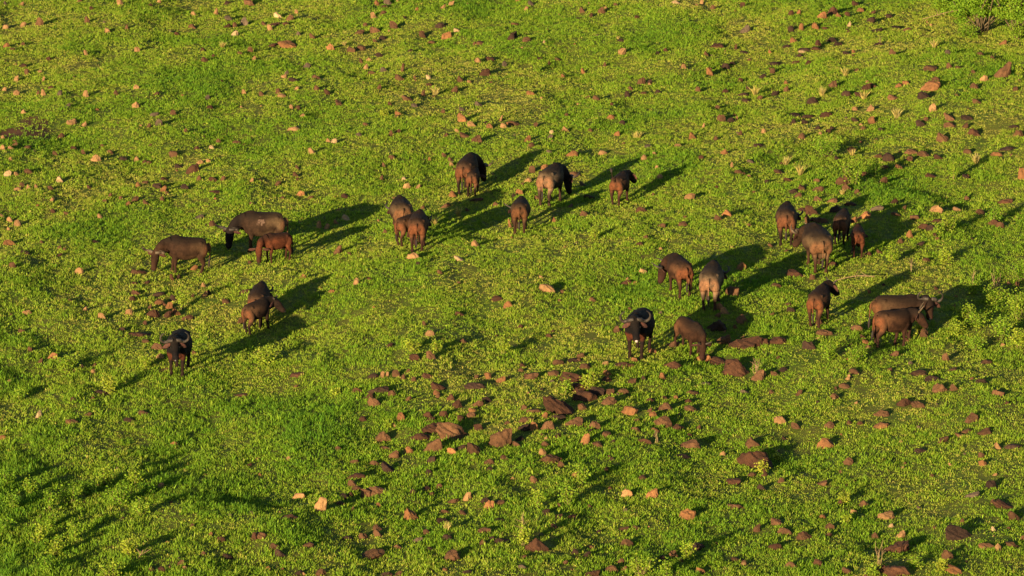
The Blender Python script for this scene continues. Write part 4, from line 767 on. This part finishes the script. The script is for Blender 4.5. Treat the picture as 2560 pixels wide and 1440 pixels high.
for (x, y, w_, h_, yl, l) in [
  (1486,598,20,30,.75,'bright yellow-green weed alone below the grazing buffalo at upper middle'),
  (2112,1258,30,34,.85,'round bright yellow-green weed on the open grass at lower right'),
  (2115,1310,16,26,.72,'small upright weed just below the round bright one'),
  (272,985,46,60,.80,'bright spreading weed left of the lone black buffalo'),
  (1030,882,36,46,.80,'yellow-green weed growing behind a red-brown rock in the middle'),
  (1092,876,28,30,.72,'weed behind the second red-brown rock in the middle'),
  (1258,888,30,50,.72,'tall bright weed in the middle of the photo above the boulders'),
  (1472,972,50,48,.78,'yellow-green weed growing among the big central boulders'),
  (1415,985,22,46,.62,'slim weed at the left of the big central boulders'),
  (1905,1182,26,38,.98,'pale cream-flowered weed in front of a large red boulder'),
  (1939,1152,16,20,.85,'tiny bright weed at the right corner of the large red boulder'),
  (1308,1365,26,60,.75,'thin tall weed left of the orange boulder near the bottom'),
  (1450,1215,26,66,.62,'tall straggly weed with dry stems at lower middle'),
  (1420,1265,32,60,.60,'bushy weed left of the two tan stones at lower middle'),
  (1346,1270,26,62,.66,'bright weed at lower middle, leftmost of three'),
  (2296,838,28,50,.88,'weed with pale flowers right in front of the two horned buffaloes'),
  (455,775,18,60,.70,'tall thin weed above the group of red stones at left'),
  (365,920,22,34,.70,'small bright weed just left of the lone black buffalo'),
  (165,930,56,56,.62,'brownish bushy weed at left, right of an orange stone'),
  (48,1000,36,34,.60,'low yellow weed near the left edge, middle height'),
  (668,910,66,52,.70,'half-dry bushy weed in the open grass below the looking calf'),
  (838,988,20,22,.80,'tiny yellow weed in the open grass left of the brown stones'),
  (972,1068,16,20,.75,'tiny weed beside a dark rock left of centre'),
  (1600,1440,62,64,.70,'half-dry weed at the bottom edge, left of a dark hollow'),
  (1722,1400,34,58,.72,'yellow-green weed at the bottom edge, right of a dark hollow'),
  (1664,1440,30,50,.60,'weed with thin curved stems at the bottom edge'),
  (2180,1440,30,34,.66,'leafy weed on the dark red rock at the bottom edge'),
  (2350,1430,34,40,.85,'yellow weed at the bottom right beside an orange rock'),
  (2288,1418,30,30,.60,'small weed just right of the big dark red rock'),
  (2066,392,62,62,.50,'dark bushy shrub in the stony upper right with black gaps'),
  (2130,462,50,70,.62,'half-dry weed growing on the brown rocks at right'),
  (2185,442,40,50,.45,'dark green weed right of the brown rocks'),
  (2230,655,32,40,.68,'bright weed at the end of the wide cow shadow'),
  (2135,905,50,54,.55,'leafy weed among brown stones below the rusty buffalo'),
  (2072,898,36,50,.58,'green weed behind the dark flat rock below the rusty buffalo'),
  (2150,812,14,50,.66,'thin leafy stalk left of the two horned buffaloes'),
  (2370,580,40,52,.70,'yellowish weed with orange leaves at right, among stones'),
  (2345,590,26,30,.60,'green weed left of the yellowish orange-leaved one'),
  (2365,660,40,50,.74,'bright yellow-green weed on the right slope'),
  (2480,555,44,50,.45,'dark green weed at the right side by a dark stone'),
  (2385,450,18,60,.66,'slim pale weed with curled top at upper right'),
  (2545,190,24,40,.70,'light green weed beside the big pointed rock at upper right'),
  (1345,180,20,20,.6,'little green weed in the stony grass at the top'),
  (962,290,16,20,.85,'tiny bright weed in the stony grass at upper left centre'),
  ]:
    weed(x, y, w_, h_, yl, l, GS)
GR = 'shrubs at the right edge behind the buffaloes'
for (x, y, w_, h_, yl, l) in [
  (2408,800,60,60,.66,'leafy bush just right of the two horned buffaloes'),
  (2445,818,50,44,.58,'green bush to the right of the one by the horned buffaloes'),
  (2392,832,60,30,.70,'low bush with pale twigs below the leafy one'),
  (2485,765,70,70,.60,'bush with bare pale stalks in the shade of the big buffalo'),
  (2545,800,70,100,.62,'tall green bush cut by the right edge of the photo'),
  (2500,850,70,70,.55,'wide green bush at the right, below the tall edge bush'),
  (2545,870,50,60,.72,'yellow-tinged bush at the right edge, lowest'),
  (2440,880,46,50,.55,'small bush lowest left of the right edge bushes'),
  (2555,700,60,60,.50,'dark green bush at the right edge, topmost'),
  (2425,735,46,40,.60,'small leafy bush above the buffalo shadow'),
  ]:
    weed(x, y, w_, h_, yl, l, GR, cat='bush', name='bush', dens=1.2)
# the big shrub in the upper right corner
def shrub(px, py, wpx, hpx, label, seed, yel=.55):
    rng = np.random.default_rng(seed); b = at(px, py); s = ppm(b); W = wpx/s; Hh = hpx/s
    root = bpy.data.objects.new('shrub', None); COL.objects.link(root); root.location = b
    g = Geo(); P = []
    for k in range(15):
        a = rng.uniform(0, 6.28); r1 = rng.uniform(.3, 1)*W*.5; h = Hh*rng.uniform(.35, 1)
        A = np.array([rng.normal(0, .12), rng.normal(0, .12), -.05]); B = np.array([math.cos(a)*r1, math.sin(a)*r1*.8, h])
        m = stick(g, A, B, .045, .015, rng, .2)
        for j in range(3):
            t = rng.uniform(.45, 1); q = (1-t)**2*A+2*t*(1-t)*m+t*t*B
            e = q+rng.normal(0, .28, 3)*[1, 1, .6]; e[2] = max(e[2], .08); stick(g, q, e, .014, .005, rng)
            c = e+rng.normal(0, .05, 3)
            if c[2] > .32*Hh or rng.uniform() < .25: P.append(c+rng.normal(0, .13, (300, 3))*[1.2, 1.2, .6])
    obj('branches', g.mesh('branches'), BARK, root)
    P = np.concatenate(P); P[:, 2] = np.maximum(P[:, 2], .03)
    obj('foliage', leaves(P, .11, yel-.08, rng, .1), LF, root)
    tag(root, label, 'shrub', 'large shrubs in the upper right corner')
shrub(2452, 80, 160, 125, 'large leafy shrub in the upper right corner with dark gaps', 3)
shrub(2548, 92, 150, 150, 'large shrub cut by the right edge in the upper right corner', 4, .60)
shrub(2385, 34, 110, 50, 'lower leafy shrub at the top edge, left of the large corner shrub', 5, .62)
weed(2420, 92, 70, 40, .52, 'leafy growth under the dead branch in the upper right corner', cat='weed', name='leafy_weed', dens=1.4)
weed(2545, 100, 40, 50, .60, 'green growth at the right edge under the corner shrub', cat='weed', name='leafy_weed', dens=1.3)
twigs(2375, 52, 140, 26, 'long pale dead branch sticking out of the corner shrub', 9, True, 'dead_branch', 1.0, 'branch')
twigs(2137, 706, 100, 6, 'thin fallen pale branch on the grass above the rusty buffalo', 3, True, 'dead_branch', .3, 'branch')
GT = 'tufts of pale dry grass'
for (x, y, w_, h_, l) in [(1088,238,28,24,'pale dry grass tuft at the top, left of centre'),(556,120,26,18,'pale dry grass tuft in the upper left'),
  (2113,190,22,24,'pale dry grass tuft in the upper right, above the stones'),(1592,346,40,20,'pale dry grass tuft in the middle of the upper right grass'),
  (2242,296,30,28,'whitish dry grass tuft among red-brown stones at upper right'),(2440,408,30,28,'dry grass tuft at the far right, upper third'),
  (1086,562,28,26,'dry grass tuft in the shadow between two cows'),(1145,540,20,26,'thin dry grass tuft right above the one between the cows'),
  (1887,240,16,28,'narrow dry grass tuft beside dark stones at top'),(1118,1328,34,26,'dry grass tuft beside a dark rock near the bottom middle'),
  (2106,488,16,18,'tiny white dry tuft at the foot of the brown rocks'),(2335,120,24,22,'dry tuft under the dead branch, upper right'),
  (2160,250,26,26,'dry tuft with brown stones, stony upper right'),(2055,240,22,26,'greenish dry tuft left of another, stony upper right'),
  (1965,415,26,26,'dry tuft left of the brown rocks, upper right'),(2000,440,18,34,'tall thin dry tuft near the brown rocks'),
  (1545,98,12,10,'tiny dry tuft by the upper tan stones'),(860,115,20,14,'small dry tuft right of the pointed orange stone'),
  (2130,390,18,20,'short dry tuft by the dark bushy shrub')]:
    drytuft(x, y, w_, h_, l, GT)
twigs(2199, 1412, 30, 64, 'tall bare pale stalk in front of the dark red rock at bottom right', 4)
twigs(1892, 935, 30, 44, 'bare pale twigs behind the pointed boulder', 6)
twigs(2278, 682, 8, 48, 'single thin pale stalk right of the wide cow shadow', 2)
twigs(2432, 724, 20, 64, 'long bare stalk in the shade of the big buffalo', 3)
twigs(2485, 752, 44, 84, 'branched bare stalk rising from the right bushes', 6)
twigs(1305, 1335, 14, 60, 'thin bare stalks above the orange boulder near the bottom', 5)
twigs(1640, 1108, 8, 40, 'pale dry stalk above a red-brown rock right of centre', 3)
twigs(345, 1395, 40, 30, 'bare twig leaning at the right of the weed patch', 3, dx=.6)
twigs(1605, 1440, 30, 34, 'pale forked twig at the bottom edge', 5)
twigs(2040+160, 112, 20, 24, 'pale forked twig among stones at the upper right', 3)
print('objects', len(bpy.data.objects), 'rocks', len(rocks))
